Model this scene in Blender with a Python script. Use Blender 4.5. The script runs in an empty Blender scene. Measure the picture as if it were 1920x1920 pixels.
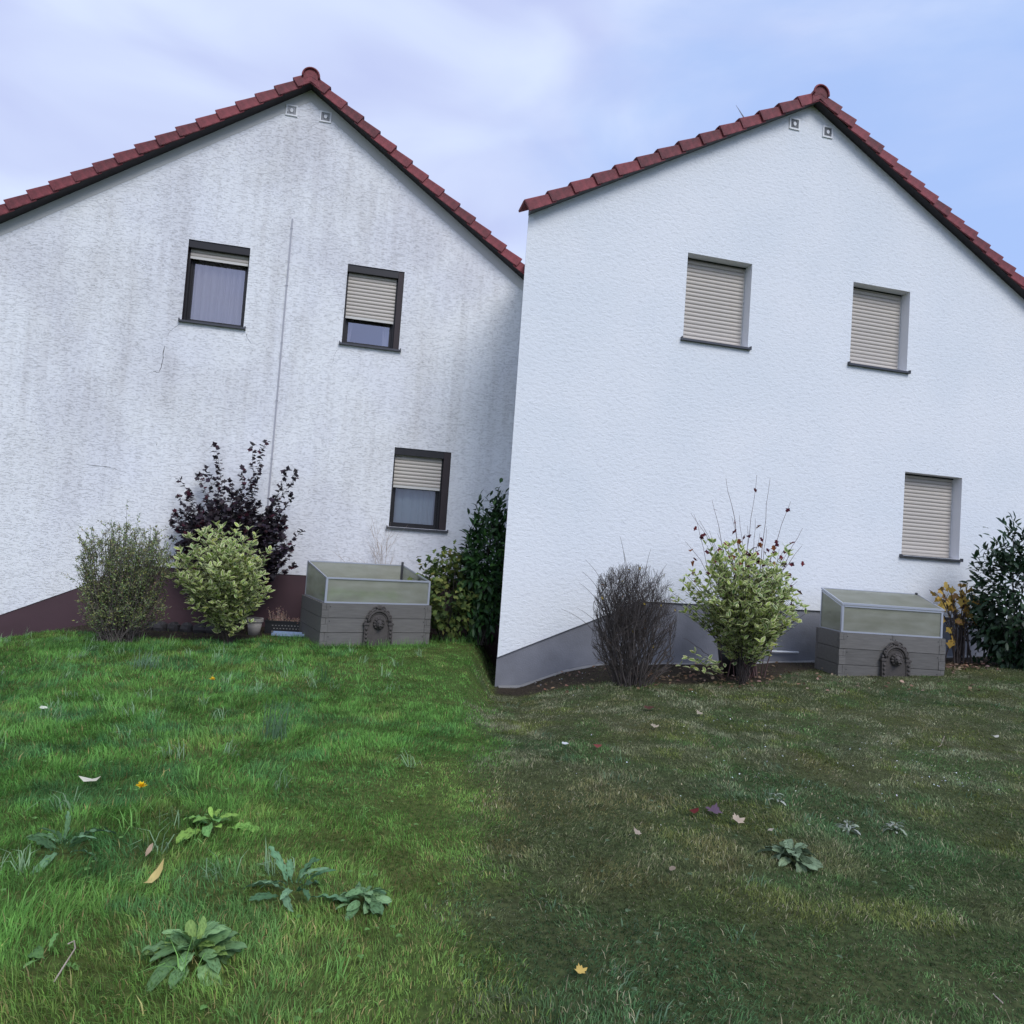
import bpy, math, random
import numpy as np
from mathutils import Vector, Matrix

rng = np.random.default_rng(7)
random.seed(7)
R = math.radians
scene = bpy.context.scene
col = scene.collection

# ------------------------------------------------------------------ camera
CAM_H = 1.45
FPX, PITCH, ROLL = 1350.0, R(2.6434), R(4.0330)
FW = np.array([0, math.cos(PITCH), math.sin(PITCH)])
_up = np.array([0, -math.sin(PITCH), math.cos(PITCH)])
_rt = np.array([1.0, 0, 0])
RT = math.cos(ROLL) * _rt + math.sin(ROLL) * _up
UP = -math.sin(ROLL) * _rt + math.cos(ROLL) * _up
EYE = np.array([0, 0, CAM_H])
cam = bpy.data.cameras.new('camera')
cam.sensor_width = 36.0
cam.lens = FPX / 1920 * 36.0
cam.clip_start = 0.05
cam.clip_end = 3000
camo = bpy.data.objects.new('camera', cam)
col.objects.link(camo)
camo.matrix_world = Matrix(((RT[0], UP[0], -FW[0], 0), (RT[1], UP[1], -FW[1], 0),
                            (RT[2], UP[2], -FW[2], CAM_H), (0, 0, 0, 1)))
scene.camera = camo

# ------------------------------------------------------------------ world, sun, exposure
SUN_DIR = Vector((0.34, -0.62, 0.70)).normalized()      # towards the sun: behind the viewer, a little right
SUN_EL = math.asin(SUN_DIR.z)
SUN_ROT = math.atan2(SUN_DIR.x, SUN_DIR.y)
world = bpy.data.worlds.new('World')
scene.world = world
world.use_nodes = True
wn, wl = world.node_tree.nodes, world.node_tree.links
wn.clear()
def wnode(t, **k):
    n = wn.new(t)
    for a, b in k.items():
        setattr(n, a, b)
    return n
w_out = wnode('ShaderNodeOutputWorld')
w_bg = wnode('ShaderNodeBackground')
w_bg.inputs['Strength'].default_value = 1.0
w_sky = wnode('ShaderNodeTexSky', sky_type='NISHITA', sun_disc=False)
w_sky.sun_elevation = SUN_EL
w_sky.sun_rotation = SUN_ROT
w_sky.air_density = 1.0
w_sky.dust_density = 1.6
w_sky.ozone_density = 1.4
w_scale = wnode('ShaderNodeMixRGB', blend_type='MULTIPLY')
w_scale.inputs[0].default_value = 1.0
w_scale.inputs[2].default_value = (0.118, 0.105, 0.116, 1)
wl.new(w_sky.outputs[0], w_scale.inputs[1])
w_tc = wnode('ShaderNodeTexCoord')
w_map = wnode('ShaderNodeMapping')
w_map.inputs['Scale'].default_value = (1.5, 1.5, 3.4)
w_map.inputs['Rotation'].default_value = (0, R(24), R(18))
wl.new(w_tc.outputs['Generated'], w_map.inputs[0])
w_n1 = wnode('ShaderNodeTexNoise')
w_n1.inputs['Scale'].default_value = 1.7
w_n1.inputs['Detail'].default_value = 6
w_n1.inputs['Roughness'].default_value = 0.52
w_n1.inputs['Distortion'].default_value = 0.35
wl.new(w_map.outputs[0], w_n1.inputs['Vector'])
# the cloud bank lies towards the west (left); it thins to wisps towards the east
w_sep = wnode('ShaderNodeSeparateXYZ')
wl.new(w_tc.outputs['Generated'], w_sep.inputs[0])
w_bank = wnode('ShaderNodeMapRange')
w_bank.inputs['From Min'].default_value = -0.42
w_bank.inputs['From Max'].default_value = 0.30
w_bank.inputs['To Min'].default_value = 0.62
w_bank.inputs['To Max'].default_value = -0.10
w_bank.interpolation_type = 'SMOOTHSTEP'
wl.new(w_sep.outputs[0], w_bank.inputs[0])
w_add = wnode('ShaderNodeMath', operation='ADD')
wl.new(w_n1.outputs[0], w_add.inputs[0])
wl.new(w_bank.outputs[0], w_add.inputs[1])
w_mask = wnode('ShaderNodeMapRange')
w_mask.inputs['From Min'].default_value = 0.33
w_mask.inputs['From Max'].default_value = 0.80
w_mask.inputs['To Max'].default_value = 0.94
w_mask.interpolation_type = 'SMOOTHSTEP'
wl.new(w_add.outputs[0], w_mask.inputs[0])
# light and shade inside the cloud
w_n2 = wnode('ShaderNodeTexNoise')
w_n2.inputs['Scale'].default_value = 2.8
w_n2.inputs['Detail'].default_value = 5
w_n2.inputs['Roughness'].default_value = 0.40
w_n2.inputs['Distortion'].default_value = 0.5
wl.new(w_map.outputs[0], w_n2.inputs['Vector'])
w_cr = wnode('ShaderNodeValToRGB')
w_cr.color_ramp.elements[0].position = 0.34
w_cr.color_ramp.elements[0].color = (0.440, 0.495, 0.730, 1)
w_cr.color_ramp.elements[1].position = 0.64
w_cr.color_ramp.elements[1].color = (0.560, 0.635, 0.815, 1)
wl.new(w_n2.outputs[0], w_cr.inputs[0])
# thin high veil over the clear part of the sky
w_veil = wnode('ShaderNodeMixRGB')
w_veil.inputs[0].default_value = 0.80
w_veil.inputs[2].default_value = (0.355, 0.500, 0.835, 1)
wl.new(w_scale.outputs[0], w_veil.inputs[1])
w_mix = wnode('ShaderNodeMixRGB')
wl.new(w_mask.outputs[0], w_mix.inputs[0])
wl.new(w_veil.outputs[0], w_mix.inputs[1])
wl.new(w_cr.outputs[0], w_mix.inputs[2])
wl.new(w_mix.outputs[0], w_bg.inputs['Color'])
wl.new(w_bg.outputs[0], w_out.inputs[0])

sun = bpy.data.lights.new('sun', 'SUN')
sun.energy = 1.45
sun.angle = R(28)
sun.color = (1.0, 0.985, 0.955)
suno = bpy.data.objects.new('sun', sun)
col.objects.link(suno)
suno.rotation_euler = (-SUN_DIR).to_track_quat('-Z', 'Y').to_euler()
suno.location = (4, -8, 14)

vs = scene.view_settings
vs.view_transform = 'Standard'
vs.look = 'None'
vs.exposure = 0.38
vs.gamma = 1.0
vs.use_curve_mapping = False

# ------------------------------------------------------------------ helpers
def tag(o, label=None, cat=None, group=None, kind=None):
    if label: o['label'] = label
    if cat: o['category'] = cat
    if group: o['group'] = group
    if kind: o['kind'] = kind
    return o

def empty(name, loc=(0, 0, 0), rz=0.0, parent=None):
    o = bpy.data.objects.new(name, None)
    o.empty_display_size = 0.2
    o.location = loc
    o.rotation_euler = (0, 0, rz)
    col.objects.link(o)
    if parent: o.parent = parent
    return o

def mesh_obj(name, me, parent=None, loc=None, rot=None, mw=None):
    o = bpy.data.objects.new(name, me)
    col.objects.link(o)
    if parent: o.parent = parent
    if mw is not None: o.matrix_local = mw
    else:
        if loc is not None: o.location = loc
        if rot is not None: o.rotation_euler = rot
    return o

class MB:
    def __init__(s): s.v = []; s.f = []
    def poly(s, pts, faces=None):
        b = len(s.v)
        s.v += [tuple(p) for p in pts]
        if faces is None: s.f.append(tuple(range(b, b + len(pts))))
        else: s.f += [tuple(b + i for i in f) for f in faces]
        return s
    def hexa(s, p):                      # 8 points: bottom 4 ccw, top 4 ccw
        return s.poly(p, [(3, 2, 1, 0), (4, 5, 6, 7), (0, 1, 5, 4), (1, 2, 6, 5), (2, 3, 7, 6), (3, 0, 4, 7)])
    def box(s, x0, x1, y0, y1, z0, z1):
        return s.hexa([(x0, y0, z0), (x1, y0, z0), (x1, y1, z0), (x0, y1, z0),
                       (x0, y0, z1), (x1, y0, z1), (x1, y1, z1), (x0, y1, z1)])
    def tube(s, pts, rad, n=5, cap=True):
        pts = [np.array(p, float) for p in pts]
        b = len(s.v); m = len(pts)
        ref = np.array([0.3, 0.9, 0.2])
        for i, p in enumerate(pts):
            d = pts[min(i + 1, m - 1)] - pts[max(i - 1, 0)]
            d /= (np.linalg.norm(d) + 1e-9)
            a = np.cross(d, ref)
            if np.linalg.norm(a) < 1e-3: a = np.cross(d, [1, 0, 0])
            a /= np.linalg.norm(a); c = np.cross(d, a)
            r = rad[i] if hasattr(rad, '__len__') else rad
            for k in range(n):
                t = 2 * math.pi * k / n
                s.v.append(tuple(p + r * (math.cos(t) * a + math.sin(t) * c)))
        for i in range(m - 1):
            for k in range(n):
                s.f.append((b + i * n + k, b + i * n + (k + 1) % n, b + (i + 1) * n + (k + 1) % n, b + (i + 1) * n + k))
        if cap:
            s.f.append(tuple(b + k for k in range(n))[::-1])
            s.f.append(tuple(b + (m - 1) * n + k for k in range(n)))
        return s
    def lathe(s, prof, n=20, c=(0, 0, 0)):
        b = len(s.v)
        for r, z in prof:
            for k in range(n):
                t = 2 * math.pi * k / n
                s.v.append((c[0] + r * math.cos(t), c[1] + r * math.sin(t), c[2] + z))
        for i in range(len(prof) - 1):
            for k in range(n):
                s.f.append((b + i * n + k, b + i * n + (k + 1) % n, b + (i + 1) * n + (k + 1) % n, b + (i + 1) * n + k))
        return s
    def mesh(s, name, mat, smooth=False):
        me = bpy.data.meshes.new(name)
        me.from_pydata(s.v, [], s.f)
        if mat: me.materials.append(mat)
        if smooth:
            me.polygons.foreach_set('use_smooth', [True] * len(me.polygons))
        me.update()
        return me
    def build(s, name, mat, parent=None, smooth=False, **k):
        return mesh_obj(name, s.mesh(name, mat, smooth), parent, **k)

def np_mesh(name, V, F, mat, color=None, smooth=False):
    """V (n,3); F (m,k) with a fixed k; color (n,4)"""
    me = bpy.data.meshes.new(name)
    V = np.asarray(V, np.float32); F = np.asarray(F, np.int32)
    k = F.shape[1]
    me.vertices.add(len(V)); me.vertices.foreach_set('co', V.ravel())
    me.loops.add(F.size); me.loops.foreach_set('vertex_index', F.ravel())
    me.polygons.add(len(F))
    me.polygons.foreach_set('loop_start', np.arange(0, F.size, k, dtype=np.int32))
    me.polygons.foreach_set('loop_total', np.full(len(F), k, np.int32))
    if smooth: me.polygons.foreach_set('use_smooth', np.ones(len(F), bool))
    if color is not None:
        a = me.attributes.new('Col', 'FLOAT_COLOR', 'POINT')
        a.data.foreach_set('color', np.asarray(color, np.float32).ravel())
    me.materials.append(mat)
    me.update(calc_edges=True)
    return me

_vn = np.random.default_rng(99).random((64, 64))
def vnoise(x, y, s=1.0, o=0.0):
    x = np.asarray(x, float) * s + 31.7 + o; y = np.asarray(y, float) * s + 17.3 + o * 1.7
    xi = np.floor(x).astype(int); yi = np.floor(y).astype(int)
    fx = x - xi; fy = y - yi
    fx = fx * fx * (3 - 2 * fx); fy = fy * fy * (3 - 2 * fy)
    g = lambda a, b: _vn[a % 64, b % 64]
    return (g(xi, yi) * (1 - fx) + g(xi + 1, yi) * fx) * (1 - fy) + (g(xi, yi + 1) * (1 - fx) + g(xi + 1, yi + 1) * fx) * fy
def fbm(x, y, s=1.0, o=0.0):
    return (vnoise(x, y, s, o) + .5 * vnoise(x, y, s * 2.1, o + 5) + .25 * vnoise(x, y, s * 4.3, o + 9)) / 1.75
def sstep(a, b, x):
    t = np.clip((np.asarray(x, float) - a) / (b - a), 0, 1)
    return t * t * (3 - 2 * t)

# ------------------------------------------------------------------ terrain height and pixel -> place
H1 = dict(ax=-3.411, ay=10.400, A=6.524 + CAM_H, yaw=R(12.247))
H2 = dict(ax=3.864, ay=9.946, A=6.527 + CAM_H, yaw=R(13.744))
XB = -0.055                                           # the party line between the two houses
_P1x = [-12, -8.0, -6.53, -6.07, -5.67, -4.9, -3.4, -0.36]
_P1z = [-1.2, -0.75, -0.32, -0.14, -0.04, 0.0, 0.04, 0.10]
_P2x = [-0.1, 0.23, 0.82, 1.23, 2.47, 4.35, 6.8, 12]
_P2z = [-0.31, -0.30, -0.09, 0.0, 0.05, 0.14, 0.28, 0.45]
def zg(x, y):
    x = np.asarray(x, float); y = np.asarray(y, float)
    p = np.interp(x, _P1x + _P2x, _P1z + _P2z)
    w = sstep(4.6, 9.2, y)
    return p * w + 0.018 * (fbm(x, y, .7, 3) - .5) + 0.010 * (vnoise(x, y, 2.2, 8) - .5)
def ray(px, py):
    d = FW * FPX + RT * (px - 960) + UP * (960 - py)
    return d / np.linalg.norm(d)
def at_y(px, py, y):
    d = ray(px, py)
    return EYE + d * (y / d[1])
def ground(px, py):
    d = ray(px, py)
    z = 0.0
    for _ in range(40):
        p = EYE + d * ((z - CAM_H) / d[2])
        z = 0.5 * z + 0.5 * float(zg(p[0], p[1]))
    p[2] = float(zg(p[0], p[1]))
    return p

# ------------------------------------------------------------------ materials
def new_mat(name):
    m = bpy.data.materials.new(name)
    m.use_nodes = True
    n, l = m.node_tree.nodes, m.node_tree.links
    b = n['Principled BSDF']
    return m, n, l, b
def simple(name, c, rough=.6, metal=0.0, spec=0.5, bump=0.0, bscale=60, var=0.0, vscale=8, stretch=(1, 1, 1)):
    m, n, l, b = new_mat(name)
    b.inputs['Base Color'].default_value = (*c, 1)
    b.inputs['Roughness'].default_value = rough
    b.inputs['Metallic'].default_value = metal
    b.inputs['Specular IOR Level'].default_value = spec
    if bump or var:
        tc = n.new('ShaderNodeTexCoord'); mp = n.new('ShaderNodeMapping')
        mp.inputs['Scale'].default_value = stretch
        l.new(tc.outputs['Object'], mp.inputs[0])
    if var:
        nz = n.new('ShaderNodeTexNoise'); nz.inputs['Scale'].default_value = vscale; nz.inputs['Detail'].default_value = 7
        l.new(mp.outputs[0], nz.inputs['Vector'])
        oi = n.new('ShaderNodeObjectInfo')
        ad = n.new('ShaderNodeMath'); ad.operation = 'MULTIPLY_ADD'
        l.new(oi.outputs['Random'], ad.inputs[0]); ad.inputs[1].default_value = .35; l.new(nz.outputs[0], ad.inputs[2])
        mr = n.new('ShaderNodeMapRange')
        mr.inputs['From Min'].default_value = .35; mr.inputs['From Max'].default_value = .95
        mr.inputs['To Min'].default_value = 1 - var; mr.inputs['To Max'].default_value = 1 + var
        l.new(ad.outputs[0], mr.inputs[0])
        mx = n.new('ShaderNodeMixRGB'); mx.blend_type = 'MULTIPLY'; mx.inputs[0].default_value = 1
        mx.inputs[1].default_value = (*c, 1)
        l.new(mr.outputs[0], mx.inputs[2]); l.new(mx.outputs[0], b.inputs['Base Color'])
    if bump:
        nb = n.new('ShaderNodeTexNoise'); nb.inputs['Scale'].default_value = bscale; nb.inputs['Detail'].default_value = 5
        l.new(mp.outputs[0], nb.inputs['Vector'])
        bp = n.new('ShaderNodeBump'); bp.inputs['Strength'].default_value = bump; bp.inputs['Distance'].default_value = .01
        l.new(nb.outputs[0], bp.inputs['Height']); l.new(bp.outputs[0], b.inputs['Normal'])
    return m

def foliage(name, rough=.5, transl=.25, edge=None, spec=.4):
    m, n, l, b = new_mat(name)
    at = n.new('ShaderNodeAttribute'); at.attribute_name = 'Col'
    src = at.outputs['Color']
    if edge:
        mx = n.new('ShaderNodeMixRGB'); mx.inputs[2].default_value = (*edge, 1)
        mr = n.new('ShaderNodeMapRange'); mr.inputs['From Min'].default_value = .45; mr.inputs['From Max'].default_value = .80
        l.new(at.outputs['Alpha'], mr.inputs[0]); l.new(mr.outputs[0], mx.inputs[0]); l.new(src, mx.inputs[1])
        src = mx.outputs[0]
    l.new(src, b.inputs['Base Color'])
    b.inputs['Roughness'].default_value = rough
    b.inputs['Specular IOR Level'].default_value = spec
    tr = n.new('ShaderNodeBsdfTranslucent'); l.new(src, tr.inputs[0])
    ms = n.new('ShaderNodeMixShader'); ms.inputs[0].default_value = transl
    out = n['Material Output']
    l.new(b.outputs[0], ms.inputs[1]); l.new(tr.outputs[0], ms.inputs[2]); l.new(ms.outputs[0], out.inputs[0])
    return m

def wall_mat(name, old):
    m, n, l, b = new_mat(name)
    b.inputs['Roughness'].default_value = .93
    b.inputs['Specular IOR Level'].default_value = .15
    tc = n.new('ShaderNodeTexCoord')
    def noise(scale, sx, sz, detail=5, rough=.55, dist=0.0, off=0.0):
        mp = n.new('ShaderNodeMapping'); mp.inputs['Scale'].default_value = (sx, 1, sz)
        mp.inputs['Location'].default_value = (off, off * .7, off * 1.3)
        l.new(tc.outputs['Object'], mp.inputs[0])
        t = n.new('ShaderNodeTexNoise'); t.inputs['Scale'].default_value = scale; t.inputs['Detail'].default_value = detail
        t.inputs['Roughness'].default_value = rough; t.inputs['Distortion'].default_value = dist
        l.new(mp.outputs[0], t.inputs['Vector'])
        return t.outputs[0]
    def mrange(s, a, c_, lo=0.0, hi=1.0):
        r = n.new('ShaderNodeMapRange'); r.inputs['From Min'].default_value = a; r.inputs['From Max'].default_value = c_
        r.inputs['To Min'].default_value = lo; r.inputs['To Max'].default_value = hi; r.interpolation_type = 'SMOOTHSTEP'
        l.new(s, r.inputs[0]); return r.outputs[0]
    def mth(op, a, c_):
        r = n.new('ShaderNodeMath'); r.operation = op
        for i, q in enumerate((a, c_)):
            if isinstance(q, (int, float)): r.inputs[i].default_value = q
            else: l.new(q, r.inputs[i])
        return r.outputs[0]
    def mixc(f, a, c_, bt='MIX'):
        r = n.new('ShaderNodeMixRGB'); r.blend_type = bt
        for i, q in enumerate((f, a, c_)):
            if isinstance(q, (int, float)): r.inputs[i].default_value = q
            elif isinstance(q, tuple): r.inputs[i].default_value = (*q, 1)
            else: l.new(q, r.inputs[i])
        return r.outputs[0]
    if old:
        # combed render: short broken horizontal grooves that hold dirt
        g1 = noise(1.0, 13, 66, 3, .6, 1.0)
        g2 = noise(1.0, 26, 120, 2, .5, .6, 3.1)
        gg = mth('ADD', mth('MULTIPLY', g1, .65), mth('MULTIPLY', g2, .35))
        groove = mrange(gg, .475, .40)
        fine = noise(70, 1, 1.3, 4, .6)
        sp = n.new('ShaderNodeSeparateXYZ'); l.new(tc.outputs['Object'], sp.inputs[0])
        U, Z = sp.outputs[0], sp.outputs[2]
        # height below the verge line
        below = mth('SUBTRACT', mth('SUBTRACT', H1['A'], mth('MULTIPLY', mth('ABSOLUTE', U, 0), .6935)), Z)
        top = mrange(below, .15, .55)
        low = mrange(Z, 1.0, 3.4, .30, 1.0)
        right = mrange(U, 1.6, 3.2, 1.0, .75)
        streak = mrange(noise(1.0, 3.4, .30, 6, .6, .25), .45, .68)
        fstreak = mrange(noise(1.0, 12, .55, 5, .6, .2, 7.7), .45, .66)
        cloud = mrange(noise(.85, 1, .8, 5, .5, .4, 2.0), .42, .66)
        grime = mth('ADD', mth('MULTIPLY', streak, .34), mth('ADD', mth('MULTIPLY', fstreak, .18), mth('MULTIPLY', cloud, .30)))
        # washed patches below the two upper sills
        def halo(u0, z0, ru, rz):
            a = mth('DIVIDE', mth('SUBTRACT', U, u0), ru); c_ = mth('DIVIDE', mth('SUBTRACT', Z, z0), rz)
            d = mth('ADD', mth('MULTIPLY', a, a), mth('MULTIPLY', c_, c_))
            return mrange(mth('ADD', d, mth('MULTIPLY', noise(2.2, 1, 1, 4, .6, .3, 5.0), .9)), .6, 1.5)
        clean = mth('MULTIPLY', halo(-1.05, H1['A'] - 3.95, .80, .52), halo(1.15, H1['A'] - 4.10, .72, .50))
        grime = mth('MULTIPLY', mth('MULTIPLY', grime, top), mth('MULTIPLY', low, right))
        grime = mth('MULTIPLY', grime, mrange(clean, 0, 1, .25, 1))
        base = mixc(grime, (.88, .89, .90), (.625, .61, .60))
        hue = mrange(noise(.9, 1, .7, 3, .5, 0, 11), .42, .62)
        base = mixc(mth('MULTIPLY', hue, .45), base, mixc(1.0, base, (.90, .90, .96), 'MULTIPLY'))
        dk = mth('MULTIPLY', groove, mth('ADD', .13, mth('MULTIPLY', grime, .26)))
        base = mixc(dk, base, (.20, .19, .19))
        l.new(base, b.inputs['Base Color'])
        hgt = mth('ADD', mth('MULTIPLY', groove, -1.0), mth('MULTIPLY', fine, .25))
        bp = n.new('ShaderNodeBump'); bp.inputs['Strength'].default_value = .6; bp.inputs['Distance'].default_value = .008
        l.new(hgt, bp.inputs['Height']); l.new(bp.outputs[0], b.inputs['Normal'])
    else:
        g1 = noise(1.0, 15, 27, 5, .6, .5)
        g2 = noise(60, 1, 1.2, 4, .6)
        cl = noise(.7, 1, 1, 4, .5)
        base = mixc(mrange(cl, .3, .7), (.775, .81, .84), (.83, .85, .87))
        gr = mrange(g1, .47, .36)
        base = mixc(mth('MULTIPLY', gr, .15), base, (.45, .46, .50))
        l.new(base, b.inputs['Base Color'])
        bp = n.new('ShaderNodeBump'); bp.inputs['Strength'].default_value = .7; bp.inputs['Distance'].default_value = .016
        l.new(mth('ADD', mth('MULTIPLY', g1, .8), mth('MULTIPLY', g2, .35)), bp.inputs['Height'])
        l.new(bp.outputs[0], b.inputs['Normal'])
    return m

M = {}
M['wall_old'] = wall_mat('stained_render', True)
M['wall_new'] = wall_mat('white_render', False)
M['smooth_grey'] = simple('shaded_smooth_plaster', (.60, .60, .585), .9, spec=.2, bump=.2, bscale=40, var=.06, vscale=3)
M['plinth_maroon'] = simple('maroon_plinth_paint', (.066, .034, .041), .6, bump=.15, bscale=90, var=.18, vscale=2.2)
M['plinth_grey'] = simple('grey_plinth_paint', (.225, .232, .262), .7, bump=.35, bscale=60, var=.20, vscale=3.2)
M['tile'] = simple('red_roof_tile', (.185, .034, .040), .66, bump=.6, bscale=60, var=.50, vscale=14)
M['soffit'] = simple('dark_soffit', (.026, .022, .025), .7, var=.2)
M['soffit_grey'] = simple('grey_soffit', (.075, .075, .08), .7, var=.2)
M['brown_frame'] = simple('dark_brown_frame', (.011, .009, .010), .42, var=.15)
M['brown_reveal'] = simple('dark_brown_reveal', (.026, .016, .018), .6, var=.2, vscale=5)
M['white_reveal'] = simple('white_reveal', (.74, .75, .78), .85, bump=.15, bscale=60)
M['sill'] = simple('anthracite_sill', (.060, .062, .070), .38, metal=.2, var=.12)
M['slat'] = simple('beige_shutter_slat', (.52, .475, .42), .5, var=.05, vscale=4)
M['slat_end'] = simple('pale_shutter_rail', (.62, .60, .56), .45)
M['white_plastic'] = simple('white_plastic', (.78, .79, .80), .4)
M['dark_gap'] = simple('dark_gap', (.02, .02, .022), .8)
M['vent_dark'] = simple('vent_shade', (.10, .10, .11), .8)
M['vent_grille'] = simple('grey_grille', (.42, .43, .45), .5)
M['conduit'] = simple('grey_conduit', (.40, .40, .44), .5)
M['crack'] = simple('crack_shadow', (.06, .055, .055), .95)
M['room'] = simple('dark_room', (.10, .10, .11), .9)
def net(name, c, fac):
    m, n, l, b = new_mat(name)
    b.inputs['Base Color'].default_value = (*c, 1); b.inputs['Roughness'].default_value = .9
    tr = n.new('ShaderNodeBsdfTransparent'); ms = n.new('ShaderNodeMixShader'); ms.inputs[0].default_value = fac
    l.new(tr.outputs[0], ms.inputs[1]); l.new(b.outputs[0], ms.inputs[2]); l.new(ms.outputs[0], n['Material Output'].inputs[0])
    return m
M['curtain'] = net('net_curtain_sheer', (.86, .84, .86), .62)
M['curtain_teal'] = simple('grey_curtain', (.52, .60, .62), .9)
M['board'] = simple('grey_brown_board', (.135, .128, .118), .72, bump=.4, bscale=14, var=.22, vscale=5, stretch=(1, 6, 9))
M['screw'] = simple('dark_screw', (.02, .02, .02), .5)
M['alu'] = simple('aluminium', (.50, .52, .57), .38, metal=.55)
M['alu_dark'] = simple('dark_bracket', (.05, .05, .055), .5)
M['soil'] = simple('potting_soil', (.035, .027, .02), .95, bump=.8, bscale=40, var=.4, vscale=20)
M['stone_orn'] = simple('dark_cast_stone', (.060, .052, .047), .75, bump=.5, bscale=45, var=.3, vscale=14)
M['black_plastic'] = simple('black_plastic', (.012, .012, .013), .45)
M['beige_pot'] = simple('beige_pot', (.36, .33, .29), .6, var=.12)
M['blue_plastic'] = simple('pale_blue_plastic', (.25, .33, .47), .5)
M['bark'] = simple('grey_bark', (.095, .080, .072), .85, var=.35, vscale=12)
M['bark_grey'] = simple('grey_brown_twig', (.062, .051, .046), .85, var=.35, vscale=12)
M['bark_dark'] = simple('dark_bark', (.040, .031, .028), .85, var=.35, vscale=12)
M['twig_red'] = simple('reddish_twig', (.11, .062, .058), .8, var=.3, vscale=12)
M['twig_pale'] = simple('pale_dry_twig', (.42, .34, .28), .85, var=.2, vscale=12)
M['concrete'] = simple('pale_concrete', (.26, .255, .25), .9, bump=.5, bscale=30, var=.2, vscale=6)
M['stone'] = simple('dark_stone', (.055, .05, .048), .85, bump=.6, bscale=14, var=.4, vscale=6)
M['grass'] = foliage('grass_blades', .65, .32, spec=.10)
M['leaf'] = foliage('leaf', .55, .22, spec=.25)
def weed_mat():
    m = foliage('weed_leaf', .6, .2, spec=.2)
    n, l = m.node_tree.nodes, m.node_tree.links
    at = n['Attribute']; b = n['Principled BSDF']
    tc = n.new('ShaderNodeTexCoord'); nz = n.new('ShaderNodeTexNoise'); nz.inputs['Scale'].default_value = 7; nz.inputs['Detail'].default_value = 6
    oi = n.new('ShaderNodeObjectInfo'); ad = n.new('ShaderNodeVectorMath'); l.new(tc.outputs['Object'], ad.inputs[0])
    cx = n.new('ShaderNodeCombineXYZ'); sc = n.new('ShaderNodeMath'); sc.operation = 'MULTIPLY'; sc.inputs[1].default_value = 40
    l.new(oi.outputs['Random'], sc.inputs[0]); l.new(sc.outputs[0], cx.inputs[2]); l.new(cx.outputs[0], ad.inputs[1]); l.new(ad.outputs[0], nz.inputs['Vector'])
    cr = n.new('ShaderNodeValToRGB')
    cr.color_ramp.elements[0].position = .30; cr.color_ramp.elements[0].color = (.42, .34, .26, 1)
    cr.color_ramp.elements[1].position = .46; cr.color_ramp.elements[1].color = (.98, 1.02, .98, 1)
    e = cr.color_ramp.elements.new(.72); e.color = (1.4, 1.32, 1.25, 1)
    l.new(nz.outputs[0], cr.inputs[0])
    mx = n.new('ShaderNodeMixRGB'); mx.blend_type = 'MULTIPLY'; mx.inputs[0].default_value = 1
    l.new(at.outputs['Color'], mx.inputs[1]); l.new(cr.outputs[0], mx.inputs[2]); l.new(mx.outputs[0], b.inputs['Base Color'])
    return m
M['weed_leaf'] = weed_mat()
M['leaf_gloss'] = foliage('glossy_leaf', .42, .12, spec=.30)
M['leaf_var'] = foliage('variegated_leaf', .45, .22, edge=(.68, .68, .38))
M['dry_leaf'] = foliage('dry_leaf', .8, .15, spec=.15)
M['rod'] = simple('grey_rod', (.30, .31, .34), .4, metal=.4)

def glass_mat(name, refl, tint):
    m, n, l, b = new_mat(name)
    out = n['Material Output']
    n.remove(b)
    t = n.new('ShaderNodeBsdfTransparent'); t.inputs[0].default_value = (*tint, 1)
    g = n.new('ShaderNodeBsdfGlossy'); g.inputs['Roughness'].default_value = .015; g.inputs['Color'].default_value = (.97, .93, 1.0, 1)
    fr = n.new('ShaderNodeFresnel'); fr.inputs[0].default_value = 1.5
    mr = n.new('ShaderNodeMath'); mr.operation = 'ADD'; mr.inputs[1].default_value = refl; mr.use_clamp = True
    l.new(fr.outputs[0], mr.inputs[0])
    ms = n.new('ShaderNodeMixShader')
    l.new(mr.outputs[0], ms.inputs[0]); l.new(t.outputs[0], ms.inputs[1]); l.new(g.outputs[0], ms.inputs[2])
    l.new(ms.outputs[0], out.inputs[0])
    return m
M['glass'] = glass_mat('coated_window_glass', .25, (.86, .85, .87))
M['glass_clear'] = glass_mat('window_glass', .06, (.78, .82, .84))
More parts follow.
